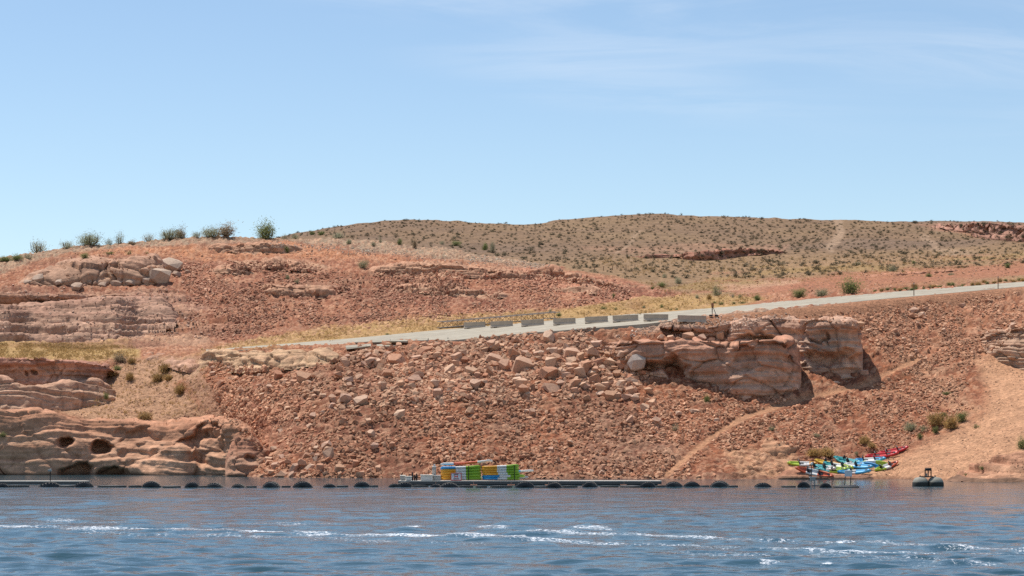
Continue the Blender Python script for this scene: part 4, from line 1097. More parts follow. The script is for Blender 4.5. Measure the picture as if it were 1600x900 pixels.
def bush_arrays(seed, nclump, per, leaf, upright=0.0, sparse=0.0, shape=(0.5, 0.5, 1.0)):
    """leaf blades in clumps spread through a dome 1 m tall and about 1 m wide; returns verts, tris, tint"""
    r = np.random.default_rng(seed)
    V, C = [], []
    lob = [(r.uniform(0, 6.28), r.uniform(0.1, 0.75), r.uniform(0.45, 1.05), r.uniform(0.25, 0.5)) for q in range(6)]
    for k in range(nclump):
        la, lr, lh, lw = lob[k % 6]
        a = r.uniform(0, 2 * np.pi); rr = np.sqrt(r.random()) * lw
        h = lh * r.uniform(0.1, 1.0) * np.sqrt(max(0.05, 1 - (0.9 * rr / lw) ** 2))
        grow = 0.45 + 0.55 * h / lh
        cpos = np.array([(np.cos(la) * lr * grow + np.cos(a) * rr) * shape[0], (np.sin(la) * lr * grow + np.sin(a) * rr) * shape[1], h * shape[2] * 0.95])
        tint = r.uniform(0.6, 1.35)
        cr = r.uniform(0.07, 0.15) * (1 - 0.3 * sparse)
        for i in range(per):
            p = cpos + r.normal(0, cr, 3) * np.array([1, 1, 0.8 + upright])
            if p[2] < 0: p[2] = abs(p[2]) * 0.4
            d = r.normal(0, 1, 3); d = d / np.linalg.norm(d)
            d = d * (1 - upright) + np.array([p[0] * 0.8, p[1] * 0.8, 1.0]) * upright
            d = d / np.linalg.norm(d)
            s = np.cross(d, r.normal(0, 1, 3)); s = s / (np.linalg.norm(s) + 1e-6)
            L = leaf * r.uniform(0.6, 1.4); w = L * (0.32 - 0.2 * upright)
            V += [p - s * w, p + s * w, p + d * L * (1 + upright * 1.5)]
            C += [tint * r.uniform(0.85, 1.15)] * 3
    V = np.array(V)
    return V, np.arange(len(V)).reshape(-1, 3), np.array(C)[:, None] * np.ones(3)

def twig_arrays(seed, n, spread=0.4, hgt=0.85):
    r = np.random.default_rng(seed)
    V, Fq = [], []
    for k in range(n):
        a = r.uniform(0, 2 * np.pi); q = r.uniform(0.2, 1)
        p0 = np.array([r.normal(0, .04), r.normal(0, .04), -0.05]); p2 = np.array([np.cos(a) * spread * q, np.sin(a) * spread * q, hgt * r.uniform(0.6, 1.05)])
        p1 = (p0 + p2) / 2 + np.array([np.cos(a) * 0.08, np.sin(a) * 0.08, -0.05])
        for (A, B, ra, rb_) in ((p0, p1, .022, .015), (p1, p2, .015, .006)):
            base = len(V)
            for (Q, rad) in ((A, ra), (B, rb_)):
                for t in range(3): V.append(Q + rad * np.array([np.cos(t * 2.094), np.sin(t * 2.094), 0]))
            for t in range(3): Fq.append((base + t, base + (t + 1) % 3, base + 3 + (t + 1) % 3, base + 3 + t))
    return np.array(V), np.array(Fq)

def bush_lib(mat, n, seed, **kw):
    L = []
    for i in range(n):
        v, f, c = bush_arrays(seed + i, **kw)
        crown = mesh_arrays('crown', v, None, f, False, c, [mat])
        tv, tf = twig_arrays(seed + i + 50, 9, 0.36, 0.62)
        stems = mesh_arrays('stems', tv, tf, None, True, None, [M_TWIG])
        L.append((crown, stems))
    return L
LIBS = {
    'sage': bush_lib(M_SAGE, 4, 1000, nclump=130, per=24, leaf=0.036, upright=0.4),
    'green': bush_lib(M_GREEN, 4, 1100, nclump=120, per=22, leaf=0.042, upright=0.2),
    'wispy': bush_lib(M_SAGE, 4, 1200, nclump=80, per=18, leaf=0.036, upright=0.6, sparse=0.5),
    'dry': bush_lib(M_DRY, 4, 1300, nclump=80, per=18, leaf=0.09, upright=0.65),
    'brown': bush_lib(M_BROWN, 3, 1400, nclump=90, per=20, leaf=0.055, upright=0.5),
    'low': bush_lib(M_GREEN, 3, 1500, nclump=24, per=10, leaf=0.11),
}
rs = random.Random(3)
def ordinal(n):
    return f"{n}{'th' if 10 <= n % 100 <= 20 else {1: 'st', 2: 'nd', 3: 'rd'}.get(n % 10, 'th')}"
def bush(u, v, w, h, kind, label, name='shrub', cat='shrub', group=None):
    """v is the foot of the shrub"""
    hit = ray(u, v)
    if hit is None:
        for k in range(1, 14):
            hit = ray(u, v + k)
            if hit: break
    if hit is None: return
    p = hit[0]
    if hit[2] > 480 and v < 400 and u < 480:   # slipped past the crest: stand it on the crest itself
        for k in range(1, 12):
            h2 = ray(u, v + k)
            if h2 and h2[2] < 480: p = h2[0]; break
    crown, stems = rs.choice(LIBS[kind])
    e = empty(name, p - Vector((0, 0, 0.05)), (0, 0, rs.uniform(0, 6.28)))
    sx = w * p.y / F * 1.18; sz = h * p.y / F * 1.12
    e.scale = (sx, sx, sz)
    tag(e, label, cat, group)
    link(bpy.data.objects.new('crown', crown), e); link(bpy.data.objects.new('stems', stems), e)
    return e
SK = 'shrubs along the left skyline'; RS = 'shrubs beside the road'; SL = 'shrubs on the shore slope'
B = [
    (58, 392, 34, 24, 'wispy', 'lone sparse leaning shrub, leftmost on the left skyline', SK), (105, 388, 26, 15, 'wispy', 'thin grey shrub on the left skyline next to the leftmost', SK),
    (143, 383, 42, 24, 'sage', 'wide dense sage bush on the left skyline above the grey knob', SK), (171, 379, 14, 14, 'wispy', 'narrow shrub right against the wide sage bush on skyline', SK),
    (187, 381, 18, 19, 'wispy', 'pale upright shrub on skyline left of the round dark one', SK), (208, 382, 15, 8, 'brown', 'small round dark shrub just below the left skyline', SK),
    (232, 371, 22, 13, 'wispy', 'small shrub on skyline left of the dense pair', SK), (264, 370, 32, 20, 'sage', 'dense olive shrub, left of a touching pair on skyline', SK),
    (284, 369, 19, 19, 'brown', 'brownish shrub, right of a touching pair on skyline', SK), (307, 368, 20, 11, 'wispy', 'low faint shrub on skyline left of the widest clump', SK),
    (332, 368, 34, 19, 'sage', 'left half of the widest shrub clump on the left skyline', SK), (352, 368, 32, 19, 'brown', 'right half of the widest shrub clump on the left skyline', SK),
    (415, 373, 38, 30, 'green', 'tall bushy shrub standing alone on the skyline, tallest there', SK), (444, 370, 14, 9, 'wispy', 'tiny wispy shrub right of the tallest skyline shrub', SK), (462, 371, 16, 10, 'wispy', 'tiny pale shrub where the two hills meet on the skyline', SK),
    (133, 403, 16, 9, 'green', 'bright green tuft above the grey knob', 'tufts above the knob'), (202, 397, 10, 6, 'low', 'green tuft above the right part of the grey knob', 'tufts above the knob'), (170, 397, 16, 6, 'low', 'flat green tuft between two others above the grey knob', 'tufts above the knob'), (230, 396, 6, 4, 'low', 'tiny green tuft, rightmost above the knob', 'tufts above the knob'),
    (8, 408, 26, 10, 'green', 'low green growth at the left border of the skyline, leftmost clump', SK), (26, 406, 22, 10, 'green', 'low green growth near the left border, middle clump', SK), (43, 404, 20, 10, 'wispy', 'low green growth near the left border, right clump', SK),
    (487, 367, 9, 9, 'green', 'narrow green shrub on the dip of the skyline', SK), (503, 367, 11, 8, 'green', 'round green shrub on the dip of the skyline', SK), (530, 372, 30, 13, 'wispy', 'broad faint olive shrub below the far hill at the saddle', SK),
    (546, 381, 11, 10, 'sage', 'small dark sage on the gravel crest below the saddle', 'shrubs on the gravel crest'), (584, 384, 9, 9, 'sage', 'small sage on the gravel crest, second from the saddle', 'shrubs on the gravel crest'), (595, 379, 7, 12, 'wispy', 'thin upright stalk shrub on the gravel crest', 'shrubs on the gravel crest'),
    (624, 382, 10, 11, 'green', 'green shrub in the middle of the gravel crest', 'shrubs on the gravel crest'), (648, 387, 8, 16, 'brown', 'narrow tall brown shrub on the gravel crest', 'shrubs on the gravel crest'), (690, 382, 12, 8, 'wispy', 'faint shrub behind the gravel crest, left of the green strip', 'shrubs on the gravel crest'), (712, 384, 18, 9, 'green', 'faint green strip of growth behind the gravel crest', 'shrubs on the gravel crest'), (757, 391, 12, 14, 'green', 'green shrub beside the tall brownish one at the crest end', 'shrubs on the gravel crest'), (769, 394, 12, 23, 'wispy', 'tall brownish shrub near the right end of the gravel crest', 'shrubs on the gravel crest'),
    (448, 394, 13, 10, 'green', 'round green shrub on the orange rock below the crest', 'shrubs on the left hill'), (567, 418, 18, 13, 'sage', 'dark sage shrub in the middle of the left hill', 'shrubs on the left hill'), (449, 436, 8, 9, 'sage', 'left of two small sage tufts on the left hill', 'shrubs on the left hill'), (464, 442, 8, 7, 'sage', 'right of two small sage tufts on the left hill', 'shrubs on the left hill'), (605, 523, 9, 5, 'low', 'small green tuft at the far edge of the lower road', RS),
    (1035, 448, 15, 10, 'green', 'round green shrub in the valley beyond the barriers', 'shrubs in the valley'), (1061, 443, 14, 11, 'sage', 'grey sage shrub in the valley right of the round green one', 'shrubs in the valley'), (1038, 434, 12, 9, 'wispy', 'pale shrub in the valley above the round green one', 'shrubs in the valley'), (1020, 452, 8, 6, 'green', 'small green tuft at the right tip of the left hill', 'shrubs in the valley'),
    (1122, 462, 20, 22, 'wispy', 'tall loose grey green shrub behind the road right of the barriers', RS), (1108, 468, 9, 8, 'dry', 'pale dry shrub left of the tall loose one', RS), (1090, 466, 9, 6, 'sage', 'tiny dark tuft behind the road', RS), (1127, 476, 10, 6, 'green', 'dark round tuft at the road edge behind the warning sign', RS), (1117, 474, 7, 5, 'green', 'small tuft left of the dark round one at road edge', RS), (1147, 475, 8, 5, 'green', 'small green tuft right of the warning sign', RS), (1160, 474, 16, 5, 'low', 'low green strip at road edge right of the warning sign', RS), (1145, 465, 7, 9, 'wispy', 'thin shrub behind the road, left of two', RS), (1156, 466, 7, 9, 'wispy', 'thin shrub behind the road, right of two', RS), (1183, 469, 14, 12, 'green', 'green shrub behind the road left of the group of three', RS),
    (874, 494, 9, 8, 'green', 'green tuft just behind the middle barriers', RS), (859, 488, 7, 6, 'sage', 'tiny tuft behind the middle barriers', RS), (943, 483, 12, 5, 'low', 'flat green tuft in the dry grass behind the barriers', RS), (962, 484, 8, 5, 'low', 'second flat green tuft in the dry grass behind the barriers', RS), (1006, 481, 7, 5, 'sage', 'dark tuft with a stone in the dry grass behind the barriers', RS), (1034, 481, 8, 7, 'green', 'green tuft above the sixth barrier', RS), (1048, 485, 6, 4, 'green', 'tiny green tuft at road edge above the last barriers', RS), (1057, 484, 6, 4, 'green', 'tiny green tuft at road edge right of its twin', RS), (959, 466, 6, 10, 'green', 'thin bright green shrub on the right tip of left hill', RS),
    (1328, 458, 38, 26, 'green', 'large round green bush behind the road, biggest there', RS), (1250, 464, 28, 15, 'green', 'low green bush behind the road, left of three', RS), (1282, 463, 24, 17, 'sage', 'middle green bush of three behind the road', RS), (1396, 424, 17, 13, 'wispy', 'pale grey shrub in the valley above the marker post', 'shrubs in the valley'), (1450, 432, 12, 6, 'green', 'flat green shrub on the red ground right of the marker post', 'shrubs in the valley'), (1486, 430, 14, 6, 'wispy', 'flat pale shrub on the red ground farther right', 'shrubs in the valley'), (1574, 418, 11, 8, 'green', 'green shrub near the right border beyond the road', 'shrubs in the valley'), (1340, 414, 10, 7, 'sage', 'dark shrub at the foot of the far hill', 'shrubs in the valley'), (1428, 412, 8, 6, 'green', 'small green shrub at the foot of the far hill', 'shrubs in the valley'), (1430, 452, 10, 9, 'dry', 'dry shrub at the foot of the left marker post', RS),
    (190, 565, 26, 14, 'brown', 'brownish dry bush at the right end of the yellow grass', SL), (205, 568, 14, 9, 'dry', 'tan bush touching the brownish bush at the end of the grass', SL), (182, 578, 17, 10, 'green', 'green tuft under the brownish bush above the sandy fan', SL), (258, 582, 19, 14, 'dry', 'rounded tan bush on the sandy fan, upper of two', SL), (248, 596, 20, 13, 'dry', 'rounded tan bush on the sandy fan, lower of two', SL), (264, 594, 16, 9, 'dry', 'small tan tuft right of the lower rounded bush', SL), (281, 615, 19, 13, 'dry', 'dry tuft on the right part of the sandy fan', SL), (172, 588, 26, 11, 'dry', 'flat yellow tuft on the upper left sandy fan', SL), (204, 594, 15, 12, 'dry', 'yellow tuft in the middle of the sandy fan', SL), (165, 623, 11, 11, 'green', 'green tuft beside the pale shelf on the sandy fan', SL), (5, 682, 13, 8, 'green', 'dark green tuft on the cliff at left border', SL), (225, 656, 24, 12, 'dry', 'yellow dry tuft just above the shore cliff', SL),
    (1104, 628, 12, 13, 'green', 'lone green shrub on the rubble below the bluff', SL), (1055, 674, 16, 14, 'wispy', 'sparse grey shrub on the rubble left of the footpath', SL), (1480, 617, 16, 7, 'green', 'green tuft on the rubble right of the footpath', SL), (1424, 672, 24, 18, 'sage', 'leftmost sage bush of the green group above the sand', SL), (1444, 674, 18, 13, 'wispy', 'pale sage bush second in the green group above sand', SL), (1464, 664, 26, 18, 'dry', 'tan bush in the middle of the green group above sand', SL), (1486, 669, 24, 18, 'dry', 'yellow green bush low in the green group above sand', SL), (1502, 658, 22, 17, 'green', 'green bush at the right end of the group above sand', SL), (1474, 650, 12, 8, 'green', 'small green bush at the top of the group above sand', SL), (1462, 676, 11, 12, 'green', 'narrow green tuft below the tan bush of the group', SL), (1437, 685, 10, 12, 'green', 'lowest green tuft of the group above the sand', SL), (1272, 712, 22, 12, 'dry', 'left tan grass bush above the beached kayaks', SL), (1292, 713, 26, 14, 'dry', 'right tan grass bush above the beached kayaks', SL), (1350, 693, 20, 11, 'dry', 'tan grass bush higher up right of the kayak bushes', SL), (1362, 700, 14, 9, 'dry', 'tan grass tuft just left of the red kayaks', SL), (1338, 711, 9, 9, 'sage', 'small grey tuft above the teal kayaks', SL), (1276, 683, 13, 9, 'sage', 'small sage tuft on the rubble above the kayaks', SL), (1206, 672, 10, 8, 'sage', 'grey tuft on rubble above the orange shelf', SL), (1596, 701, 18, 20, 'green', 'green shrub on the sand at the right border', SL), (1536, 733, 13, 6, 'green', 'low green tuft on top of the shore ledge', SL), (1510, 742, 10, 5, 'low', 'tiny green tuft on the left end of the shore ledge', SL), (1525, 668, 14, 6, 'low', 'faint grey green tuft in the open sand slope', SL),
]
for (u, v, w_, h_, kd, lb, gp) in B: bush(u, v, w_, h_, kd, lb, group=gp)
# green tufts strung along the far road edge on the right
for i in range(26):
    u = 1370 + i * 9.2 + rs.uniform(-3, 3)
    v = np.interp(u, fe[:, 0], fe[:, 1]) - rs.uniform(0.3, 4)
    bush(u, v, rs.uniform(7, 13), rs.uniform(3.5, 7), rs.choice(['low', 'green', 'dry']), f'low tuft on the far edge of the upper road, {ordinal(i + 1)} from left', 'roadside_tuft', 'grass tuft', 'tufts along the upper road')

# shrubs dotted over the far hill: the 300 that show largest singly, the rest as one object
FL = []
for i in range(5):
    v, f, c = bush_arrays(2000 + i, 16, 7, 0.16)
    v = v * np.array([1, 1, 0.62]); FL.append((v, f, c))
FMESH = [mesh_arrays('far_shrub', v, None, f, False, c, [M_FARSH]) for v, f, c in FL]
rf = np.random.default_rng(77)
cand = []
TF = [BVH_F, BVH_N]
gu = 380.0
while gu < 1640:
    vtop = float(np.interp(gu, [380, 470, 640, 820, 1020, 1200, 1600], [368, 360, 343, 349, 333, 341, 347]))
    gv = vtop - 0.5
    while gv < 436:
        u = gu + rf.uniform(-4.2, 4.2); v = gv + rf.uniform(-2.2, 2.2)
        gv += 3.1 + 0.020 * (gv - vtop)
        den = 0.5 + 0.5 * float(vnoise(np.array([u * 0.02]), np.array([v * 0.05]), np.array([0.0]), 8)[0])
        if rf.random() > 0.45 + 0.5 * den: continue
        if 1290 < u < 1326 and abs(u - (1324 - (v - 346) * 0.5)) < 5: continue
        h = ray(u, v)
        if h is None or h[2] < 400 or h[0].z < 10: continue
        if h[2] < 470 and (u < 1040): continue
        s = rf.uniform(0.55, 0.95) + 0.8 * rf.random() ** 4
        cand.append((s / h[2] * 600, s, h[0]))
    gu += 5.8
cand.sort(key=lambda c: -c[0])
for k, (px, s, p) in enumerate(cand[:300]):
    o = bpy.data.objects.new('far_shrub', FMESH[k % 5]); o.location = p - Vector((0, 0, 0.08)); s *= 1.15
    o.scale = (s * 1.15, s * 1.15, s); o.rotation_euler = (0, 0, rf.uniform(0, 6.28))
    link(o); tag(o, 'small dark shrub dotted over the slope of the far hill', 'shrub', 'shrubs dotted over the far hill')
VV, FF, CC, off = [], [], [], 0
for (px, s, p) in cand[300:]:
    v, f, c = FL[rf.integers(5)]
    a = rf.uniform(0, 6.28); ca, sa = math.cos(a), math.sin(a)
    w = np.stack([v[:, 0] * ca - v[:, 1] * sa, v[:, 0] * sa + v[:, 1] * ca, v[:, 2]], -1) * s * np.array([1.15, 1.15, 1]) + np.array(p[:]) - np.array([0, 0, .06])
    VV.append(w); FF.append(f + off); CC.append(c * rf.uniform(0.75, 1.25)); off += len(w)
o = link(bpy.data.objects.new('far_scrub', mesh_arrays('far_scrub', np.concatenate(VV), None, np.concatenate(FF), False, np.concatenate(CC), [M_FARSH])))
tag(o, 'smaller scrub scattered all over the far hill', 'scrub', kind='stuff')

# dry grass: countless blades, one object
def grass(name, zones, seed, label, mat):
    rg = np.random.default_rng(seed)
    VV, CC = [], []
    for poly, n, h0, h1 in zones:
        us = [p[0] for p in poly]; vs = [p[1] for p in poly]
        U = rg.uniform(min(us), max(us), n * 4); V = rg.uniform(min(vs), max(vs), n * 4)
        keep = (poly_mask(U, V, poly, 3) > rg.uniform(0, 1, len(U))) & (0.5 + 0.6 * vnoise(U * 0.05, V * 0.15, 0 * U, seed) > rg.uniform(0, 1, len(U)))
        U, V = U[keep][:n], V[keep][:n]
        for u, v in zip(U, V):
            h = ray(float(u), float(v))
            if h is None: continue
            p = np.array(h[0][:]); hh = rg.uniform(h0, h1); tint = rg.uniform(0.7, 1.3)
            for b in range(5):
                a = rg.uniform(0, 6.28); d = np.array([np.cos(a), np.sin(a), 0])
                q = p + rg.normal(0, 0.10, 3) * np.array([1, 1, 0.1])
                VV += [q - d * 0.035, q + d * 0.035, q + np.array([rg.normal(0, .12), rg.normal(0, .12), hh])]
                CC += [tint] * 3
    V = np.array(VV)
    o = link(bpy.data.objects.new(name, mesh_arrays(name, V, None, np.arange(len(V)).reshape(-1, 3), False, np.array(CC)[:, None] * np.ones(3), [mat])))
    tag(o, label, 'grass', kind='stuff')
grass('dry_grass', [
    ([(310, 548), (420, 526), (560, 508), (700, 495), (800, 490), (1000, 470), (1100, 460), (1200, 458), (1150, 478), (1000, 490), (875, 500), (680, 516), (400, 541)], 4200, 0.12, 0.32),
    ([(-20, 536), (100, 536), (210, 542), (215, 558), (150, 563), (-20, 559)], 2400, 0.12, 0.32),
    ([(1000, 440), (1250, 430), (1600, 402), (1620, 410), (1250, 440), (1050, 462)], 1200, 0.15, 0.4),
    ([(200, 560), (320, 575), (330, 650), (120, 655)], 350, 0.2, 0.45),
    ([(880, 400), (1250, 402), (1600, 388), (1600, 402), (1250, 425), (1000, 432)], 1200, 0.25, 0.5),
], 5, 'dry yellow grass beside the road and in the valley', M_DRY)

# ------------------------------------------------------------------ lake
def water_mat():
    m, nt, bs = new_mat('lake_water')
    geo = node(nt, 'ShaderNodeNewGeometry'); pos = geo.outputs['Position']
    at = node(nt, 'ShaderNodeAttribute', attribute_name='Col')       # r: foam and painted sun glints, g: rough wake water
    sp = node(nt, 'ShaderNodeSeparateColor'); nt.links.new(at.outputs['Color'], sp.inputs[0])
    n1 = noise_node(nt, pos, 1.5, 4.0, 0.6, 0.4, (0.55, 1.0, 1.0))
    n2 = noise_node(nt, pos, 5.5, 3.0, 0.6, 0.3, (0.6, 1.0, 1.0))
    n3 = noise_node(nt, pos, 0.35, 3.0, 0.55, 0.2, (0.5, 1.0, 1.0))
    def bump(h, dist, prev=None, strength=1.0):
        b = node(nt, 'ShaderNodeBump'); b.inputs['Distance'].default_value = dist
        if isinstance(strength, float): b.inputs['Strength'].default_value = strength
        else: nt.links.new(strength, b.inputs['Strength'])
        nt.links.new(h, b.inputs['Height'])
        if prev is not None: nt.links.new(prev, b.inputs['Normal'])
        return b.outputs[0]
    cs = map_range(nt, sp.outputs[2], 0, 1, 1.0, 0.18)
    b = bump(n3, 0.20, None, cs); b = bump(n1, 0.055, b, cs)
    bw = node(nt, 'ShaderNodeBump'); bw.inputs['Distance'].default_value = 0.018
    st = map_range(nt, sp.outputs[1], 0, 1, 0.45, 1.0); nt.links.new(mul(nt, st, cs), bw.inputs['Strength'])
    nt.links.new(n2, bw.inputs['Height']); nt.links.new(b, bw.inputs['Normal'])
    nt.links.new(bw.outputs[0], bs.inputs['Normal'])
    # foam and painted sun glints: broken white flecks inside the mask
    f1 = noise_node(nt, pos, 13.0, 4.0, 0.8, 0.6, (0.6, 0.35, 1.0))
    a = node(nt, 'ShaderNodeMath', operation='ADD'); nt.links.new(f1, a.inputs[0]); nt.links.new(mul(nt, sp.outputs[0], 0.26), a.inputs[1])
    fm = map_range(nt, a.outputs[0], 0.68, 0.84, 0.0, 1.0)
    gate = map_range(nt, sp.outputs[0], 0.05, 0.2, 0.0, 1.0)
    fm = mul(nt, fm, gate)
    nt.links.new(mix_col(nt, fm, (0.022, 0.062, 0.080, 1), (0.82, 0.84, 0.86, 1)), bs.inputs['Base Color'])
    nt.links.new(map_range(nt, fm, 0, 1, 0.11, 0.5), bs.inputs['Roughness'])
    bs.inputs['IOR'].default_value = 1.333
    return m
M_WATER = water_mat()
vs_ = np.concatenate([np.array([2600, 1700, 1350, 1150, 1050, 1000, 970, 950]), np.arange(935, 765, -0.55), np.arange(765, 736.5, -0.8)])
ud = np.concatenate([np.linspace(-1400, -60, 40), np.linspace(-50, 1650, 800), np.linspace(1660, 3000, 40)])
Dw = np.broadcast_to((CAM_H * F / (vs_ - HORIZON))[:, None], (len(vs_), len(ud))).astype(np.float64)
Uw = np.broadcast_to(ud, Dw.shape); Vw = np.broadcast_to(vs_[:, None], Dw.shape)
Xw = (Uw - 800) / F * Dw
Zw = np.zeros_like(Dw)
rw = np.random.default_rng(4)
step = np.abs(np.gradient(Dw, axis=0))
for k in range(46):
    lam = 0.55 * (9.0 / 0.55) ** rw.random()
    th = rw.normal(0, 0.62) + 0.15
    kx, ky = 2 * np.pi / lam * math.sin(th), 2 * np.pi / lam * math.cos(th)
    amp = 0.0072 * lam ** 0.8 * (1.0 if lam < 2.5 else 0.55)
    ok = np.clip((lam / (step * np.abs(math.cos(th)) + 0.02) - 2.5) / 2.0, 0, 1)
    ph = kx * Xw + ky * Dw + rw.uniform(0, 6.28) + 0.8 * fbm(Xw * 0.05, Dw * 0.05, 0 * Xw, 2, 300 + k)
    s = np.sin(ph)
    Zw += amp * ok * (s + 0.25 * np.cos(2 * ph))
patch = 0.7 + 0.5 * fbm(Xw * 0.05, Dw * 0.03, 0 * Xw, 3, 401)
Zw *= np.clip(patch, 0.25, 1.4)
# wake of a passing boat: low swells, foam lines, and sun sparkles painted in the same white
Lw = lambda pts, half, soft: line_mask(Uw, Vw * 1.0, pts, half, soft)
LA = [(-400, 816), (0, 824), (150, 826), (260, 829), (350, 831), (450, 834), (550, 838), (700, 841), (820, 843)]
LD = [(780, 832), (1000, 838), (1200, 845), (1400, 853), (1700, 864)]
LE = [(700, 841), (900, 847), (1100, 855), (1300, 861), (1700, 871)]
foam_glint = np.zeros_like(Dw); wake = np.zeros_like(Dw)
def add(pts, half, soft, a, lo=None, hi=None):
    global foam_glint
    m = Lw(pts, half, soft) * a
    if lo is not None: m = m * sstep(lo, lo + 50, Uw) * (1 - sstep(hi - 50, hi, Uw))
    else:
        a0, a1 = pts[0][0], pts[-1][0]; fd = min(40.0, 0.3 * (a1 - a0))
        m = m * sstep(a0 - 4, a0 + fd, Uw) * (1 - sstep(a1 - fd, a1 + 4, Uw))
    foam_glint = np.maximum(foam_glint, m)
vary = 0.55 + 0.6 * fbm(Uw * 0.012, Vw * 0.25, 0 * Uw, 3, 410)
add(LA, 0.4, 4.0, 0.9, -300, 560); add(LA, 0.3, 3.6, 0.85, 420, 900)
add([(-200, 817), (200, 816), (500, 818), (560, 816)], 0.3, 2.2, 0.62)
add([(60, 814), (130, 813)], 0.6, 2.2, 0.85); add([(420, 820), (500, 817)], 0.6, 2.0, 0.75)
add([(612, 822), (665, 821)], 1.2, 2.0, 1.05); add([(728, 824), (806, 824)], 1.3, 2.2, 1.1); add([(880, 826), (915, 824), (975, 827)], 1.2, 2.2, 1.05)  # bright sun glints, painted as white flecks in the water colour
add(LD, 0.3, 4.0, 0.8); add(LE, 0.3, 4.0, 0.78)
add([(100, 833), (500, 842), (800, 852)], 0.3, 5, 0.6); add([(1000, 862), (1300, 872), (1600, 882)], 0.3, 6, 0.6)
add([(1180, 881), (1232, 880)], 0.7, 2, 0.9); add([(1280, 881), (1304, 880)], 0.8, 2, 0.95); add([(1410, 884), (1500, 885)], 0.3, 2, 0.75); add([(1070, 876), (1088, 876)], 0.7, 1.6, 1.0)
foam_glint *= np.clip(0.45 + vary, 0.3, 1.15)
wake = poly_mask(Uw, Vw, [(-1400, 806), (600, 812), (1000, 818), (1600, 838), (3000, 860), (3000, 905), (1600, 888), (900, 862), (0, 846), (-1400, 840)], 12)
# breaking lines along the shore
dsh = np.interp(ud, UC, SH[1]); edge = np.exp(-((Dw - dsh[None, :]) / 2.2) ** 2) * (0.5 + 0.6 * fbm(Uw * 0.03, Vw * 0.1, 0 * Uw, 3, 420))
foam_glint = np.maximum(foam_glint, np.clip(edge, 0, 1) * 0.8)
foam_glint = np.maximum(foam_glint, np.exp(-((Vw - 760.5) / 1.6) ** 2) * (Uw < 1345) * np.clip(0.55 + 0.7 * fbm(Uw * 0.05, 0 * Uw, 0 * Uw, 3, 430), 0, 1) * 0.62)
for pts, hgt, half in ((LA, 0.11, 2.5), (LD, 0.09, 2.5), ([(150, 845), (240, 843), (300, 846), (460, 849), (640, 848), (830, 847), (900, 850)], 0.10, 2.5), (LE, 0.07, 2.0), ([(850, 872), (1100, 876), (1300, 884), (1600, 890)], 0.10, 2.5)):
    Zw += hgt * Lw(pts, 0.2, half * 2) * (0.5 + 0.7 * np.clip(fbm(Uw * 0.008, Vw * 0.1, 0 * Uw, 2, 440), -0.6, 1))
Zw += wake * 0.018 * fbm(Xw * 1.1, Dw * 1.3, 0 * Xw, 3, 441)
Zw *= np.clip((dsh[None, :] + 2 - Dw) / 20.0, 0.1, 1) * np.clip((Dw - 20) / 15, 0, 1)
lee = sstep(178, 188, Dw) * (1 - 0.5 * sstep(1345, 1420, Uw))
Zw *= 1 - 0.6 * lee
wc = np.stack([foam_glint, wake, lee], -1)
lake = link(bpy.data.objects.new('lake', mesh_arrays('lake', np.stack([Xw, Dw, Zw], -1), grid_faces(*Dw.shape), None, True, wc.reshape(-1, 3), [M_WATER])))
tag(lake, kind='structure')

# ------------------------------------------------------------------ tyre floats
M_TYRE = plain_mat('old_tyre_rubber', (0.028, 0.028, 0.03), 0.62, wear=0.35, grain=5.0, spec=0.5, dirt=(0.10, 0.085, 0.065))
M_TREAD = plain_mat('pale_tread', (0.16, 0.14, 0.115), 0.8, wear=0.35, grain=6.0, dirt=(0.045, 0.042, 0.04))  # tread blocks paler than the rubber carcass, with dark patches
def tyre_mesh():
    bm = bmesh.new()
    prof = [(0.50, -0.16), (0.58, -0.24), (0.86, -0.26), (0.97, -0.22), (1.0, -0.12), (1.0, 0.12), (0.97, 0.22), (0.86, 0.26), (0.58, 0.24), (0.50, 0.16)]
    n = 40
    rings = [[bm.verts.new((r * math.cos(2 * math.pi * i / n), y, r * math.sin(2 * math.pi * i / n))) for r, y in prof] for i in range(n)]
    for i in range(n):
        a, b = rings[i], rings[(i + 1) % n]
        for j in range(len(prof)):
            bm.faces.new((a[j], a[(j + 1) % len(prof)], b[(j + 1) % len(prof)], b[j]))
    bmesh.ops.recalc_face_normals(bm, faces=bm.faces)
    me = bpy.data.meshes.new('carcass'); bm.to_mesh(me); bm.free(); me.materials.append(M_TYRE)
    me.polygons.foreach_set('use_smooth', np.ones(len(me.polygons), bool))
    bm = bmesh.new()
    for i in range(30):
        for sy in (-1, 1):
            a = 2 * math.pi * (i + (0.5 if sy > 0 else 0)) / 30
            bm_box(bm, (1.012 * math.cos(a), sy * 0.115, 1.012 * math.sin(a)), (0.05, 0.19, 0.14), Quaternion((0, 1, 0), -a))
    me2 = bpy.data.meshes.new('tread'); bm.to_mesh(me2); bm.free(); me2.materials.append(M_TREAD)
    return me, me2
TY, TR = tyre_mesh()
bm = bmesh.new(); bmesh.ops.create_cone(bm, cap_ends=True, segments=32, radius1=0.56, radius2=0.56, depth=0.26, matrix=Matrix.Rotation(math.pi / 2, 4, 'X'))
TC = bpy.data.meshes.new('foam_core'); bm.to_mesh(TC); bm.free(); TC.materials.append(M_TYRE)
ARCH = [(4, 20, 6), (78, 34, 7), (131, 30, 8), (237, 31, 9), (300, 23, 8), (335, 29, 7), (373, 24, 5.5), (424, 31, 9), (473, 31, 9), (515, 21, 5), (566, 27, 8), (616, 18, 5), (632, 29, 7), (681, 18, 4.5), (702, 29, 6.5), (820, 31, 9.5), (866, 25, 8), (922, 25, 9), (1012, 25, 8), (1053, 29, 8), (1081, 27, 8), (1125, 32, 9), (1192, 27, 6.5), (1256, 20, 9), (1290, 19, 7)]
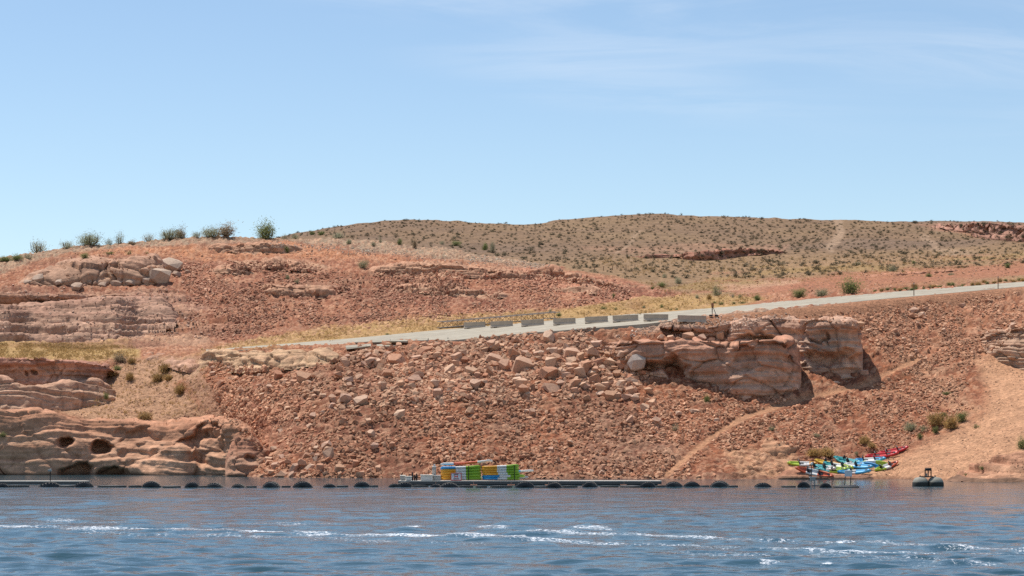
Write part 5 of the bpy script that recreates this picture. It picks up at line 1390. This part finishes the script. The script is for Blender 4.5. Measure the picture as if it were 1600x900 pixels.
FLAT = [(28, 34), (104, 22), (175, 46), (211, 20), (268, 28), (317, 16), (393, 16), (447, 14), (535, 18), (584, 14), (656, 26), (728, 22), (752, 18), (783, 34), (845, 18), (890, 24), (952, 28), (984, 30), (1032, 14), (1101, 14), (1145, 16), (1232, 22), (1322, 40)]
seq = sorted([(u, w_, h_) for u, w_, h_ in ARCH] + [(u, w_, None) for u, w_ in FLAT])
na = nf_ = 0
for (u, w_, h_) in seq:
    d = 176.5 + 1.5 * math.sin(u * 0.013) + rs.uniform(-0.3, 0.3)
    px = F / d
    if h_ is not None:
        na += 1
        c = w_ / px; h = h_ / px
        Rr = (c * c / 4 + h * h) / (2 * h)
        e = empty('tyre_float', pix(u, shore_v(d), d) + Vector((0, 0, h - Rr)), (rs.uniform(-0.12, 0.12), rs.uniform(0, 6.28), rs.uniform(-0.55, 0.1)))
        e.rotation_mode = 'XYZ'; e.scale = (Rr, Rr * 0.9, Rr)
        tag(e, f'half sunken upright black tyre, {ordinal(na)} upright one from left in the float line', 'tyre', 'upright tyres of the float line')
    else:
        nf_ += 1
        s = w_ / px / 2
        e = empty('tyre_float', pix(u, shore_v(d), d) + Vector((0, 0, 0.02)), (math.pi / 2 + rs.uniform(-0.10, 0.02), 0, rs.uniform(-0.3, 0.3)))
        e.scale = (s, 0.42, min(s, 0.8))
        tag(e, f'black tyre lying flat awash, {ordinal(nf_)} flat one from left in the float line', 'tyre', 'flat tyres of the float line')
    link(bpy.data.objects.new('carcass', TY), e); link(bpy.data.objects.new('tread', TR), e); link(bpy.data.objects.new('foam_core', TC), e)

# ------------------------------------------------------------------ floating docks
M_DECK = plain_mat('pale_dock_deck', (0.60, 0.54, 0.46), 0.8, wear=0.12)
M_FASCIA = plain_mat('dock_fascia', (0.12, 0.105, 0.095), 0.7, wear=0.2, dirt=(0.13, 0.10, 0.08))
M_FLOAT = plain_mat('dock_float', (0.06, 0.06, 0.065), 0.6)
def dock(u0, u1, d, vtop, label, plank=0.9):
    a = pix(u0, 757, d); b = pix(u1, 757, d)
    top = CAM_H - (vtop - HORIZON) / F * d
    L = b.x - a.x
    e = empty('floating_dock', (a.x, d, 0)); tag(e, label, 'dock', 'floating docks')
    n = int(L / plank); stepx = L / n
    bm = bmesh.new(); bm_box(bm, (stepx / 2, 1.2, top - 0.03), (stepx - 0.02, 2.4, 0.06)); first = build('deck_panel', bm, M_DECK, e)
    for i in range(1, n):
        o = bpy.data.objects.new('deck_panel', first.data); o.location = (i * stepx, 0, 0); link(o, e)
    m = max(2, int(L / 3.0)); sx = L / m
    bm = bmesh.new(); bm_box(bm, (sx / 2, 0.04, top - 0.175), (sx - 0.02, 0.08, 0.22)); f0 = build('fascia_board', bm, M_FASCIA, e)
    bm = bmesh.new(); bm_box(bm, (sx / 2, 1.2, 0.02), (sx * 0.8, 2.1, 0.34)); q0 = build('float_block', bm, M_FLOAT, e, 0.03)
    for i in range(1, m):
        o = bpy.data.objects.new('fascia_board', f0.data); o.location = (i * sx, 0, 0); link(o, e)
        o = bpy.data.objects.new('float_block', q0.data); o.location = (i * sx, 0, 0); link(o, e)
    return e, top
DD = 187.0
d1, TOP = dock(622, 1034, DD, 751.2, 'long floating dock carrying stacked kayaks behind the tyre line')
d2, TOP2 = dock(-140, 133, 193.0, 751.6, 'pale floating dock at the left border behind the tyre line')
SPX = DD / F

# ------------------------------------------------------------------ kayaks
KM = {}
def plastic(key):
    if key not in KM:
        rgb = {'orange': (0.80, 0.36, 0.03), 'white': (0.72, 0.70, 0.66), 'green': (0.24, 0.42, 0.03), 'blue': (0.03, 0.27, 0.55), 'lime': (0.42, 0.55, 0.06), 'teal': (0.04, 0.33, 0.33),
               'red': (0.62, 0.045, 0.05), 'redorange': (0.66, 0.12, 0.05), 'yellow': (0.66, 0.40, 0.04), 'sky': (0.07, 0.40, 0.68), 'black': (0.015, 0.015, 0.018), 'grey': (0.35, 0.36, 0.36), 'aqua': (0.12, 0.48, 0.50)}[key]
        KM[key] = plain_mat('plastic_' + key, rgb, 0.45, wear=0.10, grain=2.5, spec=0.4)
    return KM[key]
def hull_arrays(L, beam, h, rocker, blunt, well=0.1, ns=25):
    prof = [(0, 0.0), (0.5, 0.02), (0.86, 0.18), (1.0, 0.55), (0.97, 0.8), (0.82, 1.0), (0.66, 1.0), (0.5, 0.62), (0.0, 0.58)]
    V = []
    full = prof + [(-y, z) for y, z in prof[-2:0:-1]]
    for i in range(ns):
        t = -1 + 2 * i / (ns - 1)
        at = abs(t)
        w = beam / 2 * max(0.03, (1 - at ** blunt) ** 0.75)
        rk = rocker * at ** 3
        dh = h * (1 + 0.35 * at ** 4) * max(0.25, 1 - 0.5 * at ** 10)
        wl = 1.0 if at > 0.78 else 0.0
        for (y, z) in full:
            zz = z
            if wl and z < 0.7 and abs(y) <= 0.5 and (z > 0.5): zz = 1.02
            V.append((t * L / 2, y * w, rk + zz * dh))
    n = len(full); Fq = []
    for i in range(ns - 1):
        for j in range(n):
            Fq.append((i * n + j, i * n + (j + 1) % n, (i + 1) * n + (j + 1) % n, (i + 1) * n + j))
    return np.array(V), np.array(Fq), n, ns
def kayak(cols, cuts, L=3.4, beam=0.78, h=0.28, rocker=0.1, blunt=2.6, seats=2, label='', group=''):
    v, f, n, ns = hull_arrays(L, beam, h, rocker, blunt)
    me = mesh_arrays('hull', v, f, None, True, None, [plastic(c) for c in cols])
    xm = v[f].mean(1)[:, 0] / L + 0.5
    me.polygons.foreach_set('material_index', np.digitize(xm, cuts).astype(np.int32))
    # close both ends
    bm = bmesh.new(); bm.from_mesh(me); bmesh.ops.holes_fill(bm, edges=[e for e in bm.edges if e.is_boundary], sides=0); bmesh.ops.recalc_face_normals(bm, faces=bm.faces); bm.to_mesh(me); bm.free()
    e = empty('kayak', (0, 0, 0)); tag(e, label, 'kayak', group)
    link(bpy.data.objects.new('hull', me), e)
    for k in range(seats):
        x = (-0.55 + 1.1 * k) if seats == 2 else -0.15
        bm = bmesh.new()
        bm_box(bm, (x + 0.1, 0, h * 0.66), (0.42, 0.44, 0.07)); bm_box(bm, (x - 0.14, 0, h * 0.66 + 0.24), (0.08, 0.44, 0.44), Quaternion((0, 1, 0), -0.25))
        build('seat', bm, plastic('black'), e, 0.03)
    for sx in (-1, 1):
        bm = bmesh.new(); bm_bar(bm, (sx * L * 0.46, -0.07, h * 1.2 + rocker * 0.8), (sx * L * 0.46, 0.07, h * 1.2 + rocker * 0.8), 0.02); build('carry_handle', bm, plastic('black'), e)
    if seats:
        bm = bmesh.new(); bmesh.ops.create_cone(bm, cap_ends=True, segments=16, radius1=0.13, radius2=0.12, depth=0.04, matrix=Matrix.Translation((L * 0.36, 0, h * 1.06 + rocker * 0.35))); build('hatch', bm, plastic('black'), e)
    return e

# two stacks on the dock
pitch = 0.222
gz = TOP + 0.05
posn = ['bottom', 'second from bottom', 'third from bottom', 'fourth from bottom', 'top', 'uppermost']
xl = pix((689 + 752) / 2, 750, DD + 1.0).x
for k in range(5):
    c = ('orange', 'white', 'green') if k < 4 else ('blue', 'white', 'green')
    word = 'orange, white and green' if k < 4 else 'blue, white and green'
    o = kayak(c, (0.375, 0.645), 63.5 * SPX, 0.8, 0.235, 0.02, 7, 0, f'{word} kayak, {posn[k]} of the left stack on the dock', 'left kayak stack')
    o.location = (xl + rs.uniform(-0.04, 0.04), DD + 0.95, gz + k * pitch); o.rotation_euler = (0, R(-0.5 * k), rs.uniform(-0.02, 0.02))
o = kayak(('white', 'redorange', 'white'), (0.25, 0.72), 82 * SPX, 0.72, 0.2, 0.06, 2.6, 0, 'orange and white kayak lying slanted across the top of the left stack', 'left kayak stack')
o.location = (pix(729, 750, DD + 1).x, DD + 1.3, gz + 5 * pitch + 0.17); o.rotation_euler = (0, R(-4.0), 0.03)
xr = pix((753.5 + 811) / 2, 750, DD + 1.0).x
for k in range(6):
    c = ('orange', 'white', 'green') if k > 1 else ('blue', 'white', 'green')
    word = 'orange, white and green' if k > 1 else 'blue, white and green'
    o = kayak(c, (0.425, 0.665), (58.5 + (9 if k == 1 else 0)) * SPX, 0.8, 0.21, 0.02, 7 if k != 1 else 4, 0, f'{word} kayak, {["bottom", "second", "third", "fourth", "fifth", "top"][k]} layer of the right stack on the dock', 'right kayak stack')
    o.location = (xr + (0.22 if k == 1 else rs.uniform(-0.05, 0.05)), DD + 0.95, gz + k * 0.196); o.rotation_euler = (0, R(-0.6 * k), rs.uniform(-0.02, 0.02))
o = kayak(('white', 'white', 'grey'), (0.4, 0.7), 76 * SPX, 0.75, 0.18, 0.12, 2.4, 0, 'white kayak under the right stack with its bow sticking out to the right', 'right kayak stack')
o.location = (pix(788, 750, DD + 2).x, DD + 1.75, gz + 0.05)
o = kayak(('white', 'sky', 'white'), (0.3, 0.72), 70 * SPX, 0.6, 0.16, 0.08, 2.4, 0, 'slim pale kayak behind the right stack, bow pointing right at mid height', 'right kayak stack')
o.location = (pix(799, 750, DD + 2.2).x, DD + 2.2, gz + 0.62)
M_STRAP = plain_mat('black_strap', (0.02, 0.02, 0.02), 0.7)
for (u, hh, lb) in ((732, 5.1 * pitch + 0.05, 'black strap round the left kayak stack'), (804, 6 * 0.196 + 0.06, 'black strap round the right kayak stack')):
    x = pix(u, 750, DD).x
    bm = bmesh.new()
    for yy in (DD + 0.53, DD + 1.37): bm_box(bm, (0, yy - DD, hh / 2), (0.05, 0.02, hh))
    bm_box(bm, (0, 0.95, hh), (0.05, 0.86, 0.02))
    o = build('tie_strap', bm, M_STRAP); o.location = (x, DD, TOP + 0.02); tag(o, lb, 'strap', 'straps on the kayak stacks')

# warning sign leaning against the left stack
M_SIGN_W = plain_mat('sign_white', (0.62, 0.62, 0.64), 0.5, wear=0.06); M_SIGN_R = plain_mat('sign_red', (0.62, 0.07, 0.05), 0.5); M_SIGN_D = plain_mat('sign_dark', (0.12, 0.05, 0.05), 0.6)
sx0 = pix(712.5, 745, DD).x; sw, sh = 17 * SPX, 12.4 * SPX
e = empty('warning_board', (sx0, DD + 0.30, TOP + 0.01), (R(-6), 0, 0)); tag(e, 'white board with red border leaning on the left kayak stack', 'sign')
bm = bmesh.new(); bm_box(bm, (0, 0, sh / 2), (sw, 0.02, sh)); build('panel', bm, M_SIGN_W, e)
for c, s in (((0, -0.014, sh - 0.03), (sw, 0.012, 0.06)), ((0, -0.014, 0.03), (sw, 0.012, 0.06)), ((-sw / 2 + 0.03, -0.014, sh / 2), (0.06, 0.012, sh - 0.12)), ((sw / 2 - 0.03, -0.014, sh / 2), (0.06, 0.012, sh - 0.12))):
    bm = bmesh.new(); bm_box(bm, c, s); build('border_strip', bm, M_SIGN_R, e)
bm = bmesh.new(); bm_box(bm, (0, -0.013, sh * 0.52), (sw * 0.34, 0.008, 0.07)); bm_box(bm, (-sw * 0.13, -0.013, sh * 0.52), (0.06, 0.009, sh * 0.34)); bm_box(bm, (sw * 0.13, -0.013, sh * 0.52), (0.06, 0.009, sh * 0.34)); build('emblem', bm, M_SIGN_R, e)
bm = bmesh.new(); bm_box(bm, (0, -0.013, sh * 0.80), (sw * 0.42, 0.008, 0.07)); build('lettering', bm, M_SIGN_D, e)
bm = bmesh.new(); bm_box(bm, (0, -0.013, sh * 0.22), (sw * 0.5, 0.008, 0.07)); build('lettering', bm, M_SIGN_D, e)

# gear on the left end of the dock
M_WHITE = plain_mat('white_fibreglass', (0.62, 0.60, 0.56), 0.5, wear=0.12, dirt=(0.42, 0.38, 0.32)); M_GREY = plain_mat('grey_paint', (0.34, 0.34, 0.32), 0.6, wear=0.15); M_LID = plain_mat('pale_lid', (0.66, 0.62, 0.54), 0.7)
def tub(u, w_, h_, y, label):
    x = pix(u, 750, DD + y).x; W = w_ * SPX; H = h_ * SPX
    e = empty('storage_tub', (x, DD + y, TOP)); tag(e, label, 'tub', 'tubs on the dock')
    bm = bmesh.new(); bm_box(bm, (0, 0, H * 0.4), (W * 0.9, W * 0.8, H * 0.8))
    for q in bm.verts:
        if q.co.z < H * 0.1: q.co.x *= 0.86; q.co.y *= 0.86
    build('tub_body', bm, M_GREY if y > 1 else M_WHITE, e, 0.06)
    bm = bmesh.new(); bm_box(bm, (0, 0, H * 0.9), (W, W * 0.9, H * 0.2)); build('lid', bm, M_LID, e, 0.05)
tub(629.5, 10, 8.6, 1.4, 'grey tub with pale lid at the left end of the dock'); tub(638.5, 11.5, 7.2, 0.5, 'white tub with pale lid beside the grey one on the dock')
x = pix(667, 750, DD + 1).x
e = empty('dock_box', (x, DD + 0.9, TOP)); tag(e, 'long low pale dock box left of the kayak stacks', 'dock box')
bm = bmesh.new(); bm_box(bm, (0, 0, 0.2), (19 * SPX, 0.8, 0.4)); build('box_body', bm, M_WHITE, e, 0.02)
bm = bmesh.new(); bm_box(bm, (0, 0, 0.445), (20.5 * SPX, 0.9, 0.09)); build('lid', bm, M_LID, e, 0.02)
x = pix(683, 750, DD + 1).x
e = empty('dock_box', (x, DD + 1.1, TOP)); tag(e, 'grey low crate between the pale dock box and the left stack', 'dock box')
bm = bmesh.new(); bm_box(bm, (0, 0, 0.19), (11 * SPX, 0.7, 0.38)); build('box_body', bm, M_GREY, e, 0.02); bm = bmesh.new(); bm_box(bm, (0, 0, 0.41), (11.6 * SPX, 0.76, 0.06)); build('lid', bm, M_WHITE, e, 0.01)
x = pix(678, 750, DD + 1).x
e = empty('utility_pedestal', (x, DD + 1.6, TOP)); tag(e, 'tall grey utility pedestal behind the dock boxes', 'pedestal')
bm = bmesh.new(); bm_box(bm, (0, 0, 0.55), (6 * SPX, 0.3, 1.1)); build('cabinet', bm, M_GREY, e, 0.03)
bm = bmesh.new(); bm_box(bm, (0, 0, 1.13), (7 * SPX, 0.36, 0.08)); bm_box(bm, (0.02, 0, 1.25), (3 * SPX, 0.2, 0.16)); build('lamp_head', bm, M_WHITE, e, 0.02)
bm = bmesh.new(); bm_box(bm, (-0.03, -0.155, 0.75), (3.5 * SPX, 0.01, 0.3)); build('meter_door', bm, M_ALU, e)
for u, hh, lb in ((644.5, 13, 'left dark mooring post among the tubs'), (648, 9, 'middle dark mooring post among the tubs'), (651, 11, 'right dark mooring post next to the pale dock box')):
    bm = bmesh.new(); bm_bar(bm, (0, 0, 0), (0, 0, hh * SPX), 0.06, 8); bm_bar(bm, (0, 0, hh * SPX * 0.4), (0, 0, hh * SPX * 0.62), 0.10, 8)
    o = build('mooring_post', bm, M_BLACK); o.location = (pix(u, 750, DD + 0.8).x, DD + 0.8, TOP); tag(o, lb, 'post', 'mooring posts')
# lamp mast by the left dock
h0 = pix(77.5, 757, 192.5); s = 192.5 / F
e = empty('navigation_lamp', (h0.x, 192.8, -0.1)); tag(e, 'thin mast with small lamp head standing by the left dock', 'lamp mast')
bm = bmesh.new(); bm_bar(bm, (0, 0, 0), (0, 0, 23 * s), 0.035, 8); build('mast', bm, M_BLACK, e)
bm = bmesh.new(); bm_box(bm, (-0.04, 0, 23 * s), (0.30, 0.2, 0.16)); bm_bar(bm, (0.03, 0, 23 * s), (0.03, 0, 26 * s), 0.07, 8); build('lamp_head', bm, M_GREY, e, 0.01)
# signs standing behind the right end of the tyre line
d = 181.0; s = d / F
e = empty('notice_board', pix(1325.5, shore_v(d), d)); tag(e, 'blank grey notice board on two thin legs in front of the blue kayaks', 'sign')
bm = bmesh.new(); bm_box(bm, (0, 0, 20 * s), (11.5 * s, 0.04, 9.5 * s)); build('panel', bm, M_SIGN_W, e, 0.01)
for x, x2 in ((-4.6, -6.2), (4.2, 2.6)):
    bm = bmesh.new(); bm_bar(bm, (x * s, 0.03, 16 * s), (x2 * s, 0.03, -0.2), 0.03, 6); build('leg', bm, M_BLACK, e)
bm = bmesh.new(); bm_box(bm, (0, 0.1, 0.0), (1.4, 0.8, 0.16)); build('float_base', bm, M_FLOAT, e, 0.03)
e = empty('lamp_buoy', pix(1270, shore_v(d), d)); tag(e, 'small grey box on legs with thin mast among the right tyres', 'buoy')
bm = bmesh.new(); bm_box(bm, (0, 0, 11 * s), (8 * s, 0.35, 5.5 * s)); build('box', bm, M_GREY, e, 0.03)
bm = bmesh.new(); bm_box(bm, (0, 0, 14.2 * s), (11 * s, 0.45, 0.05)); build('lid', bm, M_WHITE, e)
for x in (-3, 2.5):
    bm = bmesh.new(); bm_bar(bm, (x * s, 0, 9 * s), (x * s * 1.2, 0, -0.2), 0.04, 6); build('leg', bm, M_GREY, e)
bm = bmesh.new(); bm_bar(bm, (-2 * s, 0, 14 * s), (-2 * s, 0, 34 * s), 0.03, 6); build('mast', bm, M_BLACK, e)
bm = bmesh.new(); bmesh.ops.create_icosphere(bm, subdivisions=2, radius=0.12, matrix=Matrix.Translation((-2 * s, 0, 35 * s))); build('lamp_head', bm, M_WHITE, e)
bm = bmesh.new(); bm_box(bm, (0, 0.1, 0.0), (1.1, 0.8, 0.16)); build('float_base', bm, M_FLOAT, e, 0.03)

# mooring buoy with lantern
d = 181.5; s = d / F
e = empty('mooring_buoy', pix(1450, shore_v(d), d)); tag(e, 'big grey two lobed mooring buoy with lantern frame off the sand beach', 'buoy')
M_BUOY = plain_mat('buoy_skin', (0.25, 0.235, 0.19), 0.7, wear=0.25, grain=1.6, dirt=(0.08, 0.08, 0.065))
M_BUOYD = plain_mat('buoy_waterline_growth', (0.04, 0.038, 0.032), 0.8, wear=0.3)
A, H = 23.5 * s, 15.0 * s
def lobe(name, sgn, z0, z1, mat, grow=1.0):
    V, nr, nc = [], 12, 40
    for i in range(nr):
        z = z0 + (z1 - z0) * i / (nr - 1)
        t = max(0.0, (z - 0.1 * H) / (0.9 * H))
        rr = math.sqrt(max(0.0, 1 - t ** 2.3)) if i < nr - 1 or z1 < H else 0.02
        for k in range(nc):
            a = 2 * math.pi * k / nc
            ca, sa = math.cos(a), math.sin(a)
            n_ = (abs(ca) ** 2.6 + abs(sa) ** 2.6) ** (-1 / 2.6)
            V.append((sgn * A * 0.5 + n_ * ca * A * 0.515 * (0.25 + 0.75 * rr) * grow if rr > 0.03 else sgn * A * 0.42, n_ * sa * A * 0.62 * (0.2 + 0.8 * rr) * grow if rr > 0.03 else 0, z))
    Fq = [(i * nc + k, i * nc + (k + 1) % nc, (i + 1) * nc + (k + 1) % nc, (i + 1) * nc + k) for i in range(nr - 1) for k in range(nc)]
    me = mesh_arrays(name, np.array(V), np.array(Fq), None, True, None, [mat]); link(bpy.data.objects.new(name, me), e)
for sg in (-1, 1):
    lobe('float_lobe', sg, -0.3, H, M_BUOY); lobe('waterline_band', sg, -0.3, 0.42 * H, M_BUOYD, 1.03)
bm = bmesh.new(); bm_box(bm, (-0.1, 0, H * 0.98), (14 * s * 1.4, 0.5, 0.09)); build('top_plate', bm, M_BLACK, e, 0.01)
for x in (-0.22, 0.02, 0.24):
    for y in (-0.16, 0.16):
        bm = bmesh.new(); bm_bar(bm, (x, y, H), (x, y, H + 11 * s), 0.025, 6); build('frame_leg', bm, M_BLACK, e)
bm = bmesh.new(); bm_bar(bm, (0.02, 0, H + 9 * s), (0.02, 0, H + 13.4 * s), 0.26, 14); build('lantern_cap', bm, M_BLACK, e, 0.03)
bm = bmesh.new(); bm_bar(bm, (-0.12, 0, H), (-0.12, 0, H + 5 * s), 0.07, 8); build('lantern', bm, M_GREY, e)
for x in (-0.62, 0.55):
    bm = bmesh.new(); bmesh.ops.create_cone(bm, cap_ends=True, segments=10, radius1=0.07, radius2=0.05, depth=0.16, matrix=Matrix.Translation((x, 0, H * 1.02))); build('lifting_eye', bm, M_BLACK, e)

# kayaks drawn up on the sand
KG = 'kayaks drawn up on the sand'
BK = [  # u, v of the middle, yaw (0 = bow to the right), length, colours, cuts, lift, label
    (1253, 727, -6, 2.9, ('lime', 'white', 'orange'), (0.42, 0.75), 0, 'lime, white and orange kayak, leftmost on the sand', 1),
    (1272, 739, -13, 3.8, ('redorange', 'white', 'redorange'), (0.3, 0.6), 0.0, 'orange red and white kayak nearest the water at left', 2),
    (1294, 728, -28, 2.9, ('yellow', 'yellow', 'orange'), (0.4, 0.8), 0, 'yellow orange kayak behind the teal ones', 1),
    (1283, 733, -30, 3.2, ('grey', 'teal', 'white'), (0.35, 0.7), 0.05, 'grey and teal kayak just behind the orange red one', 2),
    (1298, 735, -24, 3.3, ('aqua', 'white', 'lime'), (0.35, 0.6), 0.05, 'aqua, white and lime kayak in the middle of the pile', 2),
    (1310, 731, -30, 3.2, ('teal', 'white', 'lime'), (0.3, 0.6), 0.1, 'teal, white and lime kayak behind the notice board', 2),
    (1305, 738, -14, 3.2, ('aqua', 'lime', 'teal'), (0.35, 0.75), 0.0, 'lime and teal kayak low in the pile left of the notice board', 1),
    (1324, 723, -38, 3.1, ('teal', 'teal', 'aqua'), (0.4, 0.8), 0.1, 'deep teal kayak, upper one of the pile', 1),
    (1329, 727, -34, 3.2, ('teal', 'aqua', 'sky'), (0.4, 0.7), 0.05, 'teal and blue kayak just below the deep teal one', 1),
    (1342, 732, -30, 3.0, ('white', 'sky', 'sky'), (0.35, 0.7), 0.1, 'light blue kayak with white middle right of notice board', 1),
    (1335, 739, -18, 3.3, ('blue', 'white', 'sky'), (0.3, 0.55), 0.0, 'blue and white kayak nearest the water behind the notice board', 1),
    (1352, 727, -30, 3.2, ('blue', 'blue', 'blue'), (0.3, 0.6), 0.0, 'plain dark blue kayak between light blue and lime ones', 0),
    (1364, 725, -14, 3.2, ('lime', 'white', 'lime'), (0.3, 0.6), 0.0, 'lime kayak lying under the long blue one', 0),
    (1360, 722, -13, 3.1, ('blue', 'white', 'sky'), (0.3, 0.62), 0.12, 'long blue and white double kayak below the red ones', 2),
    (1378, 712.5, 4, 3.4, ('red', 'red', 'red'), (0.3, 0.6), 0.0, 'front red kayak of the pair highest on the sand', 2),
    (1396, 710, 9, 3.2, ('red', 'red', 'red'), (0.3, 0.6), 0.1, 'rear red kayak of the pair highest on the sand, farther right', 2),
    (1385, 731, 27, 2.9, ('lime', 'white', 'redorange'), (0.42, 0.62), 0.0, 'lime, white and red kayak lying alone at the right', 2),
]
for (u, v, yaw, L, cols, cuts, lift, lb, ns_) in BK:
    hit = ray(u, v + 1)
    if hit is None: continue
    p = hit[0]
    pts = [drop(p.x + dx, p.y + dy)[0] for dx, dy in ((-1.2, 0), (1.2, 0), (0, -1.0), (0, 1.0))]
    nx = (pts[1] - pts[0]); ny = (pts[3] - pts[2]); nrm = nx.cross(ny).normalized()
    o = kayak(cols, cuts, L * 1.0, 0.74, 0.26, 0.14, 2.4, ns_, lb, KG)
    q = Vector((0, 0, 1)).rotation_difference(nrm) @ Quaternion((0, 0, 1), R(yaw)) @ Quaternion((1, 0, 0), R(12 if ns_ else 60))
    o.rotation_mode = 'QUATERNION'; o.rotation_quaternion = q
    o.location = Vector((p.x, p.y, max(p.z, sum(t.z for t in pts) / 4))) + Vector((0, 0, 0.02 + lift))
